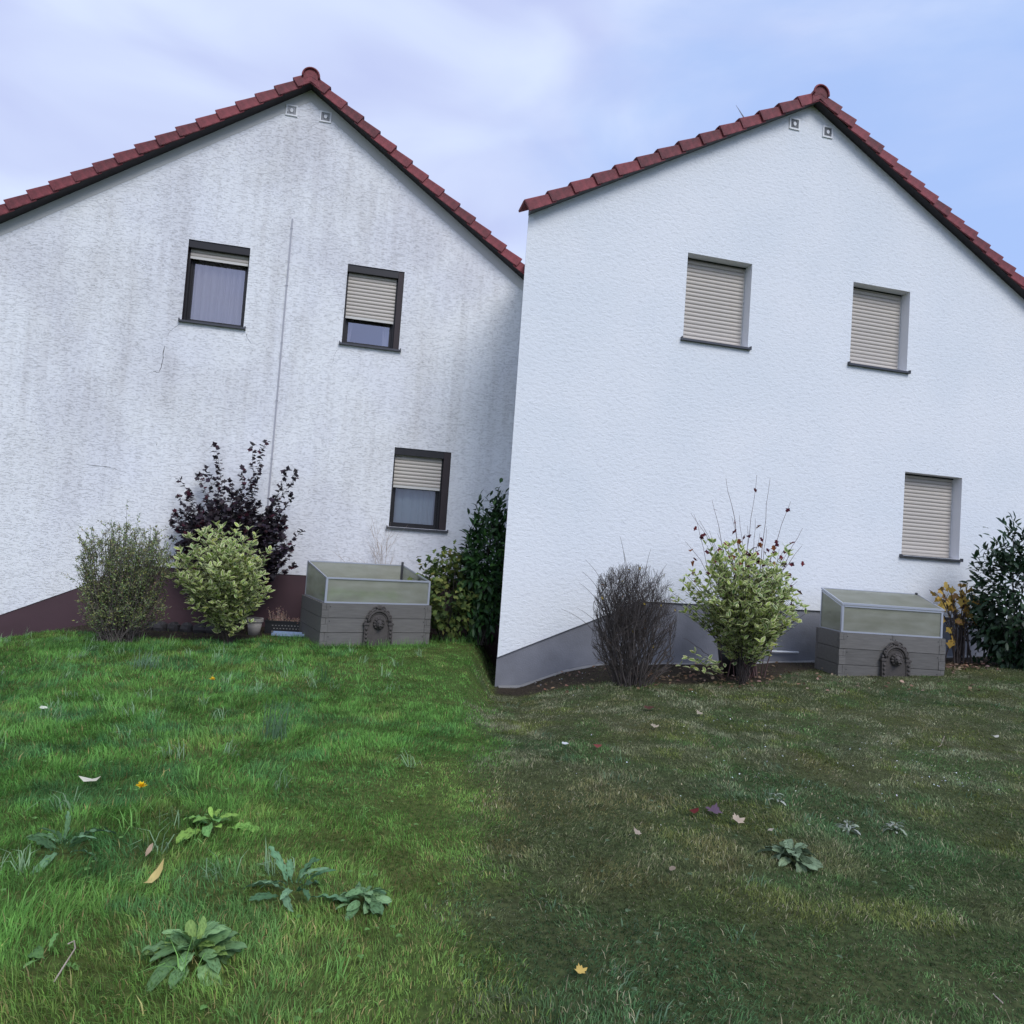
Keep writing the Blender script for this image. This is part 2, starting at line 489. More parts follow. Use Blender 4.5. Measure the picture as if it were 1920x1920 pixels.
def panel_mat():
    m, n, l, b = new_mat('twin_wall_sheet')
    out = n['Material Output']
    tc = n.new('ShaderNodeTexCoord')
    nz = n.new('ShaderNodeTexNoise'); nz.inputs['Scale'].default_value = 5; nz.inputs['Detail'].default_value = 6
    mp = n.new('ShaderNodeMapping'); mp.inputs['Scale'].default_value = (.6, .6, 2.2)
    l.new(tc.outputs['Object'], mp.inputs[0]); l.new(mp.outputs[0], nz.inputs['Vector'])
    cr = n.new('ShaderNodeValToRGB')
    cr.color_ramp.elements[0].position = .32; cr.color_ramp.elements[0].color = (.43, .43, .36, 1)
    cr.color_ramp.elements[1].position = .70; cr.color_ramp.elements[1].color = (.57, .57, .51, 1)
    l.new(nz.outputs[0], cr.inputs[0]); l.new(cr.outputs[0], b.inputs['Base Color'])
    b.inputs['Roughness'].default_value = .28
    tl = n.new('ShaderNodeBsdfTranslucent'); l.new(cr.outputs[0], tl.inputs[0])
    tr = n.new('ShaderNodeBsdfTransparent'); tr.inputs[0].default_value = (.86, .88, .80, 1)
    m1 = n.new('ShaderNodeMixShader'); m1.inputs[0].default_value = .40
    l.new(b.outputs[0], m1.inputs[1]); l.new(tl.outputs[0], m1.inputs[2])
    m2 = n.new('ShaderNodeMixShader'); m2.inputs[0].default_value = .46
    l.new(m1.outputs[0], m2.inputs[1]); l.new(tr.outputs[0], m2.inputs[2]); l.new(m2.outputs[0], out.inputs[0])
    return m
M['panel'] = panel_mat()

# ------------------------------------------------------------------ ground sheet
def wall_dist(x, y):
    """metres in front of the gable walls (positive = towards the viewer)"""
    x = np.asarray(x, float); y = np.asarray(y, float)
    d1 = ((H1['ay'] + (x - H1['ax']) * math.tan(H1['yaw'])) - y) * math.cos(H1['yaw'])
    d2 = ((H2['ay'] + (x - H2['ax']) * math.tan(H2['yaw'])) - y) * math.cos(H2['yaw'])
    return np.where(x < XB, d1, d2)
def right_w(x, y):
    """0 on the lush lawn of the left plot, 1 on the autumn lawn of the right plot; ragged edge"""
    edge = np.interp(y, [0, 2, 9], [0.0, 0.0, -0.12]) + .22 * (fbm(x * 0, y, .9, 4) - .5)
    return sstep(-.22, .22, x - edge + .45 * (fbm(x, y, 3.2, 2) - .5))
def soil_w(x, y):
    """1 where bare soil shows"""
    d = wall_dist(x, y) + .25 * (fbm(x, y, 1.6, 12) - .5)
    lim = np.interp(x, [-9, -6.6, -5.5, -4.2, -3.3, -2.9, -2.3, -.9, -.15, .0, .4, 1.2, 2.2, 3.0, 3.6, 4.2, 6, 9],
                    [.15, .15, .75, 1.45, 1.6, .75, .5, 1.0, .55, .55, .75, 1.05, 1.30, 1.30, .8, .55, .75, .75])
    return 1 - sstep(lim - .12, lim + .12, d)

def build_ground():
    xs = np.concatenate([[-1500, -400, -120, -40, -20], np.arange(-12, 12.01, .10), [20, 40, 120, 400, 1500]])
    ys = np.concatenate([[-1500, -400, -100, -30, -8, -2], np.arange(0, 14.01, .10), [20, 40, 120, 400, 1500]])
    X, Y = np.meshgrid(xs, ys)
    Z = zg(X, Y)
    V = np.c_[X.ravel(), Y.ravel(), Z.ravel()]
    nx, ny = len(xs), len(ys)
    i = np.arange(nx * ny).reshape(ny, nx)
    F = np.c_[i[:-1, :-1].ravel(), i[:-1, 1:].ravel(), i[1:, 1:].ravel(), i[1:, :-1].ravel()]
    x, y = V[:, 0], V[:, 1]
    rw = right_w(x, y)[:, None]; sw = soil_w(x, y)[:, None]
    n1 = fbm(x, y, 1.3, 1)[:, None]; n2 = fbm(x, y, 3.1, 6)[:, None]
    left = np.array([.050, .095, .020]) * (1 - n1) + np.array([.100, .105, .032]) * n1
    right = np.array([.040, .062, .022]) * (1 - n1) + np.array([.075, .078, .032]) * n1
    c = left * (1 - rw) + right * rw
    soil = np.array([.030, .024, .018]) * (1 - n2) + np.array([.062, .047, .034]) * n2
    c = c * (1 - sw) + soil * sw
    m, n, l, b = new_mat('ground')
    at = n.new('ShaderNodeAttribute'); at.attribute_name = 'Col'
    tc = n.new('ShaderNodeTexCoord')
    nz = n.new('ShaderNodeTexNoise'); nz.inputs['Scale'].default_value = 28; nz.inputs['Detail'].default_value = 8
    l.new(tc.outputs['Object'], nz.inputs['Vector'])
    mr = n.new('ShaderNodeMapRange'); mr.inputs['From Min'].default_value = .3; mr.inputs['From Max'].default_value = .7
    mr.inputs['To Min'].default_value = .55; mr.inputs['To Max'].default_value = 1.4
    l.new(nz.outputs[0], mr.inputs[0])
    mx = n.new('ShaderNodeMixRGB'); mx.blend_type = 'MULTIPLY'; mx.inputs[0].default_value = 1
    l.new(at.outputs['Color'], mx.inputs[1]); l.new(mr.outputs[0], mx.inputs[2]); l.new(mx.outputs[0], b.inputs['Base Color'])
    bp = n.new('ShaderNodeBump'); bp.inputs['Strength'].default_value = .8; bp.inputs['Distance'].default_value = .02
    l.new(nz.outputs[0], bp.inputs['Height']); l.new(bp.outputs[0], b.inputs['Normal'])
    b.inputs['Roughness'].default_value = .95
    b.inputs['Specular IOR Level'].default_value = .1
    me = np_mesh('ground', V, F, m, np.c_[c, np.ones(len(c))], smooth=True)
    tag(mesh_obj('ground', me), 'lawn earth and bare soil in front of the two gable walls', None, None, 'structure')
build_ground()

# ------------------------------------------------------------------ houses
def cells(cuts, holes, topf, botf):
    """quads of a wall with rectangular holes between botf(u) and topf(u)"""
    out = []
    cuts = sorted(set(round(c, 5) for c in cuts))
    for a, b in zip(cuts[:-1], cuts[1:]):
        m = (a + b) / 2
        hs = sorted([h for h in holes if h[0] < m < h[1]], key=lambda h: h[2])
        lo = [botf(a), botf(b)]
        for h in hs:
            out.append(((a, lo[0]), (b, lo[1]), (b, h[2]), (a, h[2])))
            lo = [h[3], h[3]]
        out.append(((a, lo[0]), (b, lo[1]), (b, topf(b)), (a, topf(a))))
    return out

def slat_mesh(w, pitch):
    prof = [(.004, 0.0), (-.003, .003), (-.0052, pitch * .45), (-.0035, pitch * .88), (.004, pitch * .955)]
    m = MB()
    n = len(prof)
    pts = [(-w / 2, y, z) for y, z in prof] + [(w / 2, y, z) for y, z in prof]
    m.poly(pts, [(i, n + i, n + i + 1, i + 1) for i in range(n - 1)])
    return m.mesh('slat', M['slat'], True)

def build_house(cfg):
    a, A = cfg['yaw'], cfg['A']
    sl = cfg['sl']; o = cfg['over']; u0, u1 = cfg['u0'], cfg['u1']
    new = cfg['new']
    root = empty(cfg['name'], (cfg['ax'], cfg['ay'], 0), a)
    tag(root, cfg['label'], 'house')
    sk = a - (0.0075 if cfg['new'] else 0)              # the plan is slightly out of square
    D = np.array([math.sin(sk), math.cos(sk)])          # ridge direction in the house frame
    DEEP = 9.0
    al = math.atan(sl); ca, sa = math.cos(al), math.sin(al)
    wins = [(w[0], w[1], A + w[2], A + w[3]) for w in cfg['W']]
    topf = lambda u: A - sl * abs(u) + .03
    pu = [p[0] for p in cfg['plinth']]; pv = [A + p[1] for p in cfg['plinth']]
    botf = lambda u: float(np.interp(u, pu, pv))
    cuts = [u0, u1, 0.0] + [c for w in wins for c in w[:2]] + [c for c in pu if u0 < c < u1]
    wm = M['wall_new'] if new else M['wall_old']
    # front wall
    m = MB()
    for q in cells(cuts, wins, topf, botf):
        m.poly([(u, 0, z) for u, z in q])
    rec = cfg['rec']
    cu = sorted(set([u0, u1] + [c for c in pu if u0 < c < u1]))
    for x, y in zip(cu[:-1], cu[1:]):                    # underside of the render above the plinth
        m.poly([(x, 0, botf(x)), (x, rec + .01, botf(x)), (y, rec + .01, botf(y)), (y, 0, botf(y))])
    # side walls and back wall
    E = lambda u, t, z: (u + D[0] * t, D[1] * t, z)
    for u in (u0, u1):
        m.poly([E(u, 0, botf(u)), E(u, DEEP, botf(u)), E(u, DEEP, topf(u)), E(u, 0, topf(u))])
    m.poly([E(u0, DEEP, -1), E(u1, DEEP, -1), E(u1, DEEP, topf(u1)), E(0, DEEP, A), E(u0, DEEP, topf(u0))])
    m.build('wall', wm, root)
    # plinth
    m = MB()
    for x, y in zip(cu[:-1], cu[1:]):
        m.poly([(x, rec, -1.2), (y, rec, -1.2), (y, rec, botf(y) + .03), (x, rec, botf(x) + .03)])
    for u in (u0, u1):
        m.poly([E(u, rec, -1.2), E(u, DEEP, -1.2), E(u, DEEP, botf(u)), E(u, rec, botf(u))])
    m.build('plinth', M['plinth_grey'] if new else M['plinth_maroon'], root)
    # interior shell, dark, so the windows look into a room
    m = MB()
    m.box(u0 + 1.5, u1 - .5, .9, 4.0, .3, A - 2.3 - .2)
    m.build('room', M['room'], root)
    # roof: slabs, soffits, verge tiles, ridge tile
    th = .13
    for s, ue, p in ((-1, u0 - (0.0 if new else .3), cfg['pl']), (1, u1 + (.3 if new else 0.0), cfg['pr'])):
        zl = lambda u, n: A - sl * abs(u) + n
        r = MB()
        r.hexa([E(0, .02, zl(0, .035)), E(ue, .02, zl(ue, .035)), E(ue, DEEP, zl(ue, .035)), E(0, DEEP, zl(0, .035)),
                E(0, .02, zl(0, th)), E(ue, .02, zl(ue, th)), E(ue, DEEP, zl(ue, th)), E(0, DEEP, zl(0, th))])
        ro = r.build('roof', M['tile'], root)
        b = MB()
        b.hexa([(0, -o + .012, zl(0, 0)), (ue, -o + .012, zl(ue, 0)), (ue, .018, zl(ue, 0)), (0, .018, zl(0, 0)),
                (0, -o + .012, zl(0, .10)), (ue, -o + .012, zl(ue, .10)), (ue, .018, zl(ue, .10)), (0, .018, zl(0, .10))])
        b.build('soffit_board', M['soffit_grey'] if (new and s < 0) else M['soffit'], root)
        # one verge tile, axis along +x = down the slope, n = z
        Lt = p * 1.16
        t = MB()
        def prism(y0, y1, b0, b1, t0, t1):
            t.hexa([(0, y0, b0), (Lt, y0, b1), (Lt, y1, b1), (0, y1, b0), (0, y0, t0), (Lt, y0, t1), (Lt, y1, t1), (0, y1, t0)])
        # hanging flap; each tile's lower end stands proud of the next one
        t.hexa([(0, -.012, -.016), (Lt, -.036, .004), (Lt, .0, .004), (0, .0, -.016), (0, -.012, .100), (Lt, -.036, .140), (Lt, .0, .140), (0, .0, .100)])
        # rounded shoulder and the top of the tile
        t.hexa([(0, -.012, .100), (Lt, -.036, .140), (Lt, .03, .140), (0, .03, .100),
                (0, -.002, .110), (Lt, -.022, .154), (Lt, .03, .158), (0, .03, .114)])
        t.hexa([(0, .03, .094), (Lt, .03, .136), (Lt, .30, .126), (0, .30, .084),
                (0, .03, .114), (Lt, .03, .158), (Lt, .30, .148), (0, .30, .104)])
        me = t.mesh('verge_tile', M['tile'])
        n_t = int(round((abs(ue) / ca) / p))
        for k in range(n_t):
            s0 = abs(ue) / ca + .035 - Lt - (n_t - 1 - k) * p
            jy = random.uniform(-.007, .007); jr = random.uniform(-.014, .014)
            ax = np.array([s * ca, 0, -sa]); nz = np.array([s * sa, 0, ca]); yy = np.array([0, 1.0, 0])
            org = np.array([0, -o + jy, A]) + ax * s0
            ax2 = ax * math.cos(jr) + nz * math.sin(jr); nz2 = nz * math.cos(jr) - ax * math.sin(jr)
            mw = Matrix(((ax2[0], yy[0], nz2[0], org[0]), (ax2[1], yy[1], nz2[1], org[1]), (ax2[2], yy[2], nz2[2], org[2]), (0, 0, 0, 1)))
            mesh_obj('verge_tile', me, ro, mw=mw)
    # ridge cap: half round tiles with a closed front disc
    r = .118
    zc = A + .075
    for k in range(22):
        m = MB()
        n = 14
        t0 = -o - .045 + k * .38
        for t, rr in ((t0, r), (t0 + .40, r * .93)):
            for i in range(n + 1):
                an = -.18 + (math.pi + .36) * i / n
                d = max(t, 0)
                m.v.append((rr * math.cos(an) + D[0] * d, t if t < 0 else D[1] * d, zc + rr * math.sin(an)))
        m.f += [(i, i + 1, n + 2 + i, n + 1 + i) for i in range(n)]
        rt = m.build('ridge_tile', M['tile'], root, True)
        if k == 0:
            d = MB()
            d.v.append((0, t0 + .012, zc))
            for i in range(n + 1):
                an = -.5 + (math.pi + 1.0) * i / n
                d.v.append((r * .93 * math.cos(an), t0 + .012, zc + r * .93 * math.sin(an)))
            d.f += [(0, i + 2, i + 1) for i in range(n)]
            d.build('end_disc', M['tile'], rt)
            lip = MB()
            pts = [(r * 1.0 * math.cos(-.18 + (math.pi + .36) * i / n), t0, zc + r * math.sin(-.18 + (math.pi + .36) * i / n)) for i in range(n + 1)]
            lip.tube(pts, .014, 6)
            lip.build('rim', M['tile'], rt, True)
    # saddle piece below the disc
    m = MB()
    m.poly([(-.13, -o - .030, A - .075), (0, -o - .030, A + .005), (.13, -o - .030, A - .075), (.12, -o - .030, A + .10), (-.12, -o - .030, A + .10)])
    m.build('ridge_saddle', M['tile'], root)
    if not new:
        # clean smooth plaster band along the verge, verge shadow worked into its grey
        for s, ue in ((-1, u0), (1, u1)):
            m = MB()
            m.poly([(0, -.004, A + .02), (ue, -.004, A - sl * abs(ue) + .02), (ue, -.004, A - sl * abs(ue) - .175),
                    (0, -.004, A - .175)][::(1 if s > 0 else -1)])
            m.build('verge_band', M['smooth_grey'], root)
    # windows
    for wi, (w, sh) in enumerate(zip(wins, cfg['shut'])):
        x0, x1, z0, z1 = w
        RD = cfg['rd']
        sh_d = cfg['shd']                               # depth of the shutter face
        rv = MB()
        for (ax_, az, bx, bz) in ((x0, z0, x0, z1), (x0, z1, x1, z1), (x1, z1, x1, z0), (x1, z0, x0, z0)):
            rv.poly([(ax_, 0, az), (bx, 0, bz), (bx, RD + .1, bz), (ax_, RD + .1, az)])
        if cfg['jamb'][wi]:                             # deep boxed jamb on one side
            jw = cfg['jamb'][wi]
            jb = (x1 - jw, x1 - .002)
            x1 = x1 - jw
        else: jb = None
        # window frame (four bars) with the reveal, pane and sill as its pieces
        fw_ = .048
        f = MB()
        fy0, fy1 = RD, RD + .05
        f.box(x0, x0 + fw_, fy0, fy1, z0, z1).box(x1 - fw_, x1, fy0, fy1, z0, z1)
        f.box(x0 + fw_, x1 - fw_, fy0, fy1, z0, z0 + fw_).box(x0 + fw_, x1 - fw_, fy0, fy1, z1 - fw_, z1)
        # inner sash
        f.box(x0 + fw_, x0 + fw_ + .022, fy0 + .02, fy1, z0 + fw_, z1 - fw_).box(x1 - fw_ - .022, x1 - fw_, fy0 + .02, fy1, z0 + fw_, z1 - fw_)
        f.box(x0 + fw_ + .022, x1 - fw_ - .022, fy0 + .02, fy1, z0 + fw_, z0 + fw_ + .022)
        win = f.build('window', M['brown_frame'], root)
        if jb: MB().box(jb[0], jb[1], .012, RD + .05, z0 + .004, z1 - .002).build('jamb_board', M['brown_reveal'], win)
        rv.build('reveal', M['white_reveal'] if new else M['brown_reveal'], win)
        g = MB()
        g.poly([(x0 + fw_, RD + .035, z0 + fw_), (x1 - fw_, RD + .035, z0 + fw_), (x1 - fw_, RD + .035, z1 - fw_), (x0 + fw_, RD + .035, z1 - fw_)])
        g.build('pane', M['glass'] if wi < 2 else M['glass_clear'], win)
        s = MB()
        xs = w[1]
        s.hexa([(x0 - .028, -.045, z0 - .034), (xs + .028, -.045, z0 - .034), (xs + .028, RD, z0 - .028), (x0 - .028, RD, z0 - .028),
                (x0 - .028, -.045, z0 - .006), (xs + .028, -.045, z0 - .006), (xs + .028, RD, z0 + .004), (x0 - .028, RD, z0 + .004)])
        for e in (x0 - .034, xs + .020):
            s.box(e, e + .014, -.047, .02, z0 - .036, z0 + .012)
        s.build('sill', M['sill'], win)
        # guide rails and the roller shutter
        for e in (x0 + .001, x1 - .027):
            MB().box(e, e + .026, sh_d + .004, sh_d + .03, z0, z1 - .001).build('guide_rail', M['slat_end'] if new else M['brown_frame'], win)
        pitch = .055
        zb = z1 - sh * (z1 - z0) + (.012 if sh >= 1 else 0)
        m = MB()
        m.box(x0 + .022, x1 - .022, sh_d - .006, sh_d + .010, zb, zb + .036)
        shut = m.build('roller_shutter', M['slat_end'] if sh < 1 else M['slat'], root)
        sm = slat_mesh(x1 - x0 - .044, pitch)
        k = 0
        while zb + .036 + k * pitch < z1 - .01:
            mesh_obj('slat', sm, shut, loc=((x0 + x1) / 2, sh_d + random.uniform(-.0008, .0008), zb + .036 + k * pitch))
            k += 1
        if not new:                                       # added dark box, stands in for the deep reveal's shaded head
            MB().box(x0 + .002, x1 - .002, .014, sh_d - .014, z1 - .105, z1 - .002).build('reveal_shade_box', M['brown_frame'], win)
        else:
            MB().box(x0 + .004, x1 - .004, sh_d - .012, sh_d - .010, z1 - .022, z1 - .002).build('shutter_slot', M['dark_gap'], win)
    # vents
    for vx, vz in cfg['vents']:
        s = .083
        m = MB()
        b = .022
        m.box(vx - s, vx - s + b, -.016, .004, A + vz - s, A + vz + s).box(vx + s - b, vx + s, -.016, .004, A + vz - s, A + vz + s)
        m.box(vx - s + b, vx + s - b, -.016, .004, A + vz - s, A + vz - s + b).box(vx - s + b, vx + s - b, -.016, .004, A + vz + s - b, A + vz + s)
        v = m.build('vent', M['white_plastic'], root)
        m = MB().box(vx - s + b, vx + s - b, -.003, .004, A + vz - s + b, A + vz + s - b)
        m.build('vent_back', M['vent_dark'], v)
        for k in range(6):
            x = vx - s + b + .010 + k * .0205
            MB().hexa([(x, -.012, A + vz - s + b), (x + .013, -.006, A + vz - s + b), (x + .013, -.004, A + vz - s + b), (x, -.010, A + vz - s + b),
                       (x, -.012, A + vz + s - b), (x + .013, -.006, A + vz + s - b), (x + .013, -.004, A + vz + s - b), (x, -.010, A + vz + s - b)]
                      ).build('vent_bar', M['vent_grille'], v)
        m = MB()
        n = 10
        m.poly([(vx + .025 * math.cos(2 * math.pi * i / n), -.017, A + vz + .030 * math.sin(2 * math.pi * i / n)) for i in range(n)])
        m.build('vent_knob', M['white_plastic'], v)
    return root

c1, c2 = math.cos(H1['yaw']), math.cos(H2['yaw'])
H1.update(name='stained_house', new=False, sl=.6935, over=.185, u0=-5.6, u1=(XB + .03 - H1['ax']) / c1, rec=.012, shd=.085, rd=.15, jamb=[0, .085, .105],
          plinth=[(-5.6, -8.94), (-3.23, -7.86), (-1.72, -7.17), (6, -7.17)], pl=.305, pr=.308,
          W=[(-1.487, -.654, -3.667, -2.498), (.731, 1.57, -3.707, -2.514), (1.628, 2.483, -6.371, -5.179)],
          shut=[.21, .665, .50], vents=[(-.25, -.365), (.235, -.365)],
          label='old house gable with streaked dirty render, dark window reveals and maroon plinth')
H2.update(name='painted_house', new=True, sl=.5755, over=.135, u0=(XB - H2['ax']) / c2, u1=6.0, rec=.028, shd=.165, rd=.23, jamb=[0, 0, 0],
          plinth=[(-4.6, -8.16), (-3.77, -7.81), (-2.52, -7.29), (-2.22, -7.135), (7, -7.131)], pl=.335, pr=.279,
          W=[(-1.795, -.821, -3.600, -2.429), (.81, 1.78, -3.601, -2.419), (1.832, 2.842, -6.270, -5.062)],
          shut=[1, 1, 1], vents=[(-.285, -.33), (.255, -.335)],
          label='freshly painted white house gable with closed shutters and grey plinth')
house1 = build_house(H1)
house2 = build_house(H2)

def wall_pt(h, px, py):
    """(u, z) where a pixel's ray meets the gable wall plane"""
    a = h['yaw']; n = np.array([math.sin(a), -math.cos(a), 0]); d = ray(px, py)
    p0 = np.array([h['ax'], h['ay'], 0])
    k = np.dot(p0 - EYE, n) / np.dot(d, n)
    X = EYE + d * k
    return float(np.dot(X - p0, [math.cos(a), math.sin(a), 0])), float(X[2])

# cable conduit, cracks and holes on the stained wall
t = wall_pt(H1, 551, 411); b = wall_pt(H1, 500, 945)
m = MB(); m.box(-.010, .010, -.016, -.001, b[1] - .5, t[1])
cd = m.build('cable_conduit', M['conduit'], house1, loc=((t[0] + b[0]) / 2, 0, 0))
for k in range(5):
    z = t[1] - .15 - k * .85
    MB().box(-.015, .015, -.019, -.001, z, z + .016).build('conduit_clip', M['conduit'], cd)
for path, wd in (([(308, 648), (307, 660), (305, 676), (302, 688), (299, 697)], .010), ([(286, 696), (293, 697.5), (299, 698)], .007),
                 ([(163, 871), (176, 873), (190, 874), (201, 875), (213, 878), (221, 880)], .007), ([(338, 606), (327, 614), (319, 621), (313, 632)], .004),
                 ([(460, 622), (464, 634), (471, 645)], .004), ([(637, 652), (629, 662), (622, 683)], .004), ([(293, 832), (293.5, 835)], .014), ([(467, 719), (470, 719)], .012)):
    pts = [wall_pt(H1, *p) for p in path]
    q = []
    for i in range(len(pts) - 1):
        for j in range(3):
            f = j / 3
            q.append((pts[i][0] * (1 - f) + pts[i + 1][0] * f + random.uniform(-.006, .006), pts[i][1] * (1 - f) + pts[i + 1][1] * f + random.uniform(-.004, .004)))
    q.append(pts[-1])
    m = MB()
    up = []
    dn = []
    for i, (u, z) in enumerate(q):
        d = np.array(q[min(i + 1, len(q) - 1)]) - np.array(q[max(i - 1, 0)]); d /= np.linalg.norm(d) + 1e-9
        w = wd * .5 * random.uniform(.25, 1.0) * (.3 if i in (0, len(q) - 1) else 1)
        up.append((u - d[1] * w, -.0025, z + d[0] * w)); dn.append((u + d[1] * w, -.0025, z - d[0] * w))
    nn = len(q)
    m.poly(up + dn, [(i, nn + i, nn + i + 1, i + 1) for i in range(nn - 1)])
    m.build('crack', M['crack'], house1)

# curtains hang inside the rooms of the stained house
def curtain(h, wi, label, mat, amp, x0f, x1f, waves, name='curtain', depth=.30, taper=0.0):
    w = h['W'][wi]; A = h['A']
    u0 = w[0] + (w[1] - w[0]) * x0f; u1 = w[0] + (w[1] - w[0]) * x1f
    z0, z1 = A + w[2] + .02, A + w[3] - .05
    n = 90
    m = MB()
    for i in range(n + 1):
        f = i / n
        ph = f * waves * 2 * math.pi + 1.3 * math.sin(f * 9)
        for zz, sp in ((z1, 1), ((z0 + z1) / 2, 1 - taper * .5), (z0, 1 - taper)):
            uu = u0 + (u1 - u0) * (f * sp)
            m.v.append((uu, depth - amp * (abs(math.sin(ph * .5)) ** .6) * (1.0 if zz < z1 - .1 else .7), zz))
    for i in range(n):
        for r in range(2):
            b = i * 3 + r
            m.f.append((b, b + 1, b + 4, b + 3))
    me = m.mesh(name, mat, True)
    o = mesh_obj(name, me)
    o.matrix_world = Matrix.Translation((h['ax'], h['ay'], 0)) @ Matrix.Rotation(h['yaw'], 4, 'Z')
    tag(o, label, 'curtain', 'curtains in the stained house')
curtain(H1, 0, 'white pleated net curtain across the whole uncovered upper window', M['curtain'], .10, -.02, 1.02, 9, depth=.32)
curtain(H1, 1, 'pale curtain edge beside the cable conduit in the half shuttered upper window', M['curtain'], .02, .0, .26, 4, taper=.55)
curtain(H1, 1, 'pale curtain edge at the far jamb of the half shuttered upper window', M['curtain'], .02, .70, .92, 4, taper=-.1)
curtain(H1, 2, 'grey green pleated curtain in the ground floor window above the cold frame', M['curtain_teal'], .03, -.02, .86, 7)

# thin rod on the far slope of the painted house
p0 = at_y(1397, 224, 11.2); p1 = at_y(1380, 197, 11.2)
m = MB(); b0 = p0 - (p1 - p0) * 1.6
m.tube([b0, p0, p1], [.016, .012, .002], 6)
rodm = m.mesh('lightning_rod', M['rod'])
rod = mesh_obj('lightning_rod', rodm, house2)
rod.matrix_parent_inverse = Matrix.Identity(4)
rod.matrix_local = (Matrix.Translation((H2['ax'], H2['ay'], 0)) @ Matrix.Rotation(H2['yaw'], 4, 'Z')).inverted()

# ------------------------------------------------------------------ leaves and shrubs
# template columns: along, side, up, edge
T_OVAL = (np.array([[0, 0, 0, .8], [.34, .5, .05, 1], [.34, 0, 0, 0], [.34, -.5, .05, 1], [.70, .40, .0, 1], [.70, 0, -.04, 0], [.70, -.40, .0, 1], [1, 0, -.14, .9]]),
          np.array([[0, 2, 1], [0, 3, 2], [1, 2, 5], [1, 5, 4], [2, 3, 6], [2, 6, 5], [4, 5, 7], [5, 6, 7]]))
T_SLIM = (np.array([[0, 0, 0, 1], [.45, .5, .04, 1], [.45, -.5, .04, 1], [1, 0, -.08, 1]]), np.array([[0, 2, 1], [1, 2, 3]]))
T_LOBE = (np.array([[0, 0, 0, 0], [.18, .34, .05, 0], [.40, .28, 0, 0], [.52, .56, .04, 0], [.72, .24, -.02, 0], [1, 0, -.16, 0],
                    [.72, -.24, -.02, 0], [.52, -.56, .04, 0], [.40, -.28, 0, 0], [.18, -.34, .05, 0], [.45, 0, -.04, 0]]),
          np.array([[10, i, i + 1] for i in range(9)] + [[10, 9, 0]]))

def frames(ax, nrm):
    ax = ax / (np.linalg.norm(ax, axis=1, keepdims=True) + 1e-9)
    s = np.cross(nrm, ax); s /= (np.linalg.norm(s, axis=1, keepdims=True) + 1e-9)
    n = np.cross(ax, s)
    return ax, s, n
def leaf_mesh(name, tmpl, pos, ax, nrm, L, W, colr, mat, smooth=False):
    T, F = tmpl
    a, s, n = frames(ax, nrm)
    N = len(pos); k = len(T)
    V = pos[:, None] + L[:, None, None] * (T[None, :, 0:1] * a[:, None] + T[None, :, 2:3] * n[:, None]) + (W[:, None, None] * T[None, :, 1:2]) * s[:, None]
    Fx = (F[None] + (np.arange(N) * k)[:, None, None]).reshape(-1, 3)
    C = np.concatenate([np.repeat(colr[:, None, :], k, 1), np.repeat(T[None, :, 3:4], N, 0)], 2)
    return np_mesh(name, V.reshape(-1, 3), Fx, mat, C.reshape(-1, 4), smooth)
def leaf_objects(name, tmpl, pos, ax, nrm, L, W, colr, mat, parent, nv=7):
    """each leaf an object of its own; a handful of shared meshes"""
    if len(pos) == 0: return
    a, s, n = frames(ax, nrm)
    order = np.argsort(colr.sum(1)); grp = np.empty(len(pos), int)
    for g, ch in enumerate(np.array_split(order, nv)): grp[ch] = g
    mes = []
    T, F = tmpl
    for g in range(nv):
        c = colr[grp == g].mean(0) if (grp == g).any() else colr.mean(0)
        V = T[:, :3].copy(); V[:, 2] *= rng.uniform(.4, 1.8)
        mes.append(np_mesh(name, V, F, mat, np.c_[np.repeat(c[None], len(T), 0), T[:, 3]]))
    for i in range(len(pos)):
        l_, w_ = L[i], W[i]
        mw = Matrix([[a[i, r] * l_, s[i, r] * w_, n[i, r] * l_, pos[i, r]] for r in range(3)] + [[0, 0, 0, 1]])
        mesh_obj(name, mes[grp[i]], parent, mw=mw)
def bez(p0, p1, p2, n):
    t = np.linspace(0, 1, n)[:, None]
    return (1 - t) ** 2 * p0 + 2 * t * (1 - t) * p1 + t * t * p2
def unit(v): return v / (np.linalg.norm(v, axis=-1, keepdims=True) + 1e-9)
def pick_front(pos, k):
    """indices of the k pieces that lie nearest to the viewer's side of the shrub"""
    sc = pos[:, 1] + rng.normal(0, .05, len(pos))
    i = np.argsort(sc)
    return i[:k], i[k:]
def mixcol(cols, wts, n, jit=.12):
    cols = np.array(cols, float); w = np.array(wts, float); w /= w.sum()
    c = cols[rng.choice(len(cols), n, p=w)]
    return np.clip(c * rng.uniform(1 - jit * 2, 1 + jit * 2, (n, 1)) * rng.uniform(1 - jit, 1 + jit, (n, 3)), .003, 1)

def shrub_root(name, base, label, cat='shrub', group=None):
    r = empty(name, tuple(base))
    tag(r, label, cat, group)
    return r

def stems_to(base, tips, spread=.06, n=8, r0=.008, r1=.0015, bow=.25, sides=4, out=None, full=9999):
    """tips (k,3) relative to base; returns tube mesh data and sampled paths"""
    m = MB(); paths = []
    for ti, t in enumerate(tips):
        b = np.array([rng.normal(0, spread), rng.normal(0, spread), -.03])
        mid = b * .5 + t * .5
        mid[2] = t[2] * (.5 + bow * .5)
        mid[:2] = b[:2] + (t[:2] - b[:2]) * ((.5 - bow * .5) if out is None else out)
        p = bez(b, mid + rng.normal(0, .02, 3), t, n)
        p[1:-1] += rng.normal(0, .006, (n - 2, 3))
        k0 = 0 if ti < full else n // 2
        m.tube(p[k0:], np.linspace(r0 * rng.uniform(.6, 1.1), r1, n)[k0:], sides, cap=False)
        paths.append(p)
    return m, paths

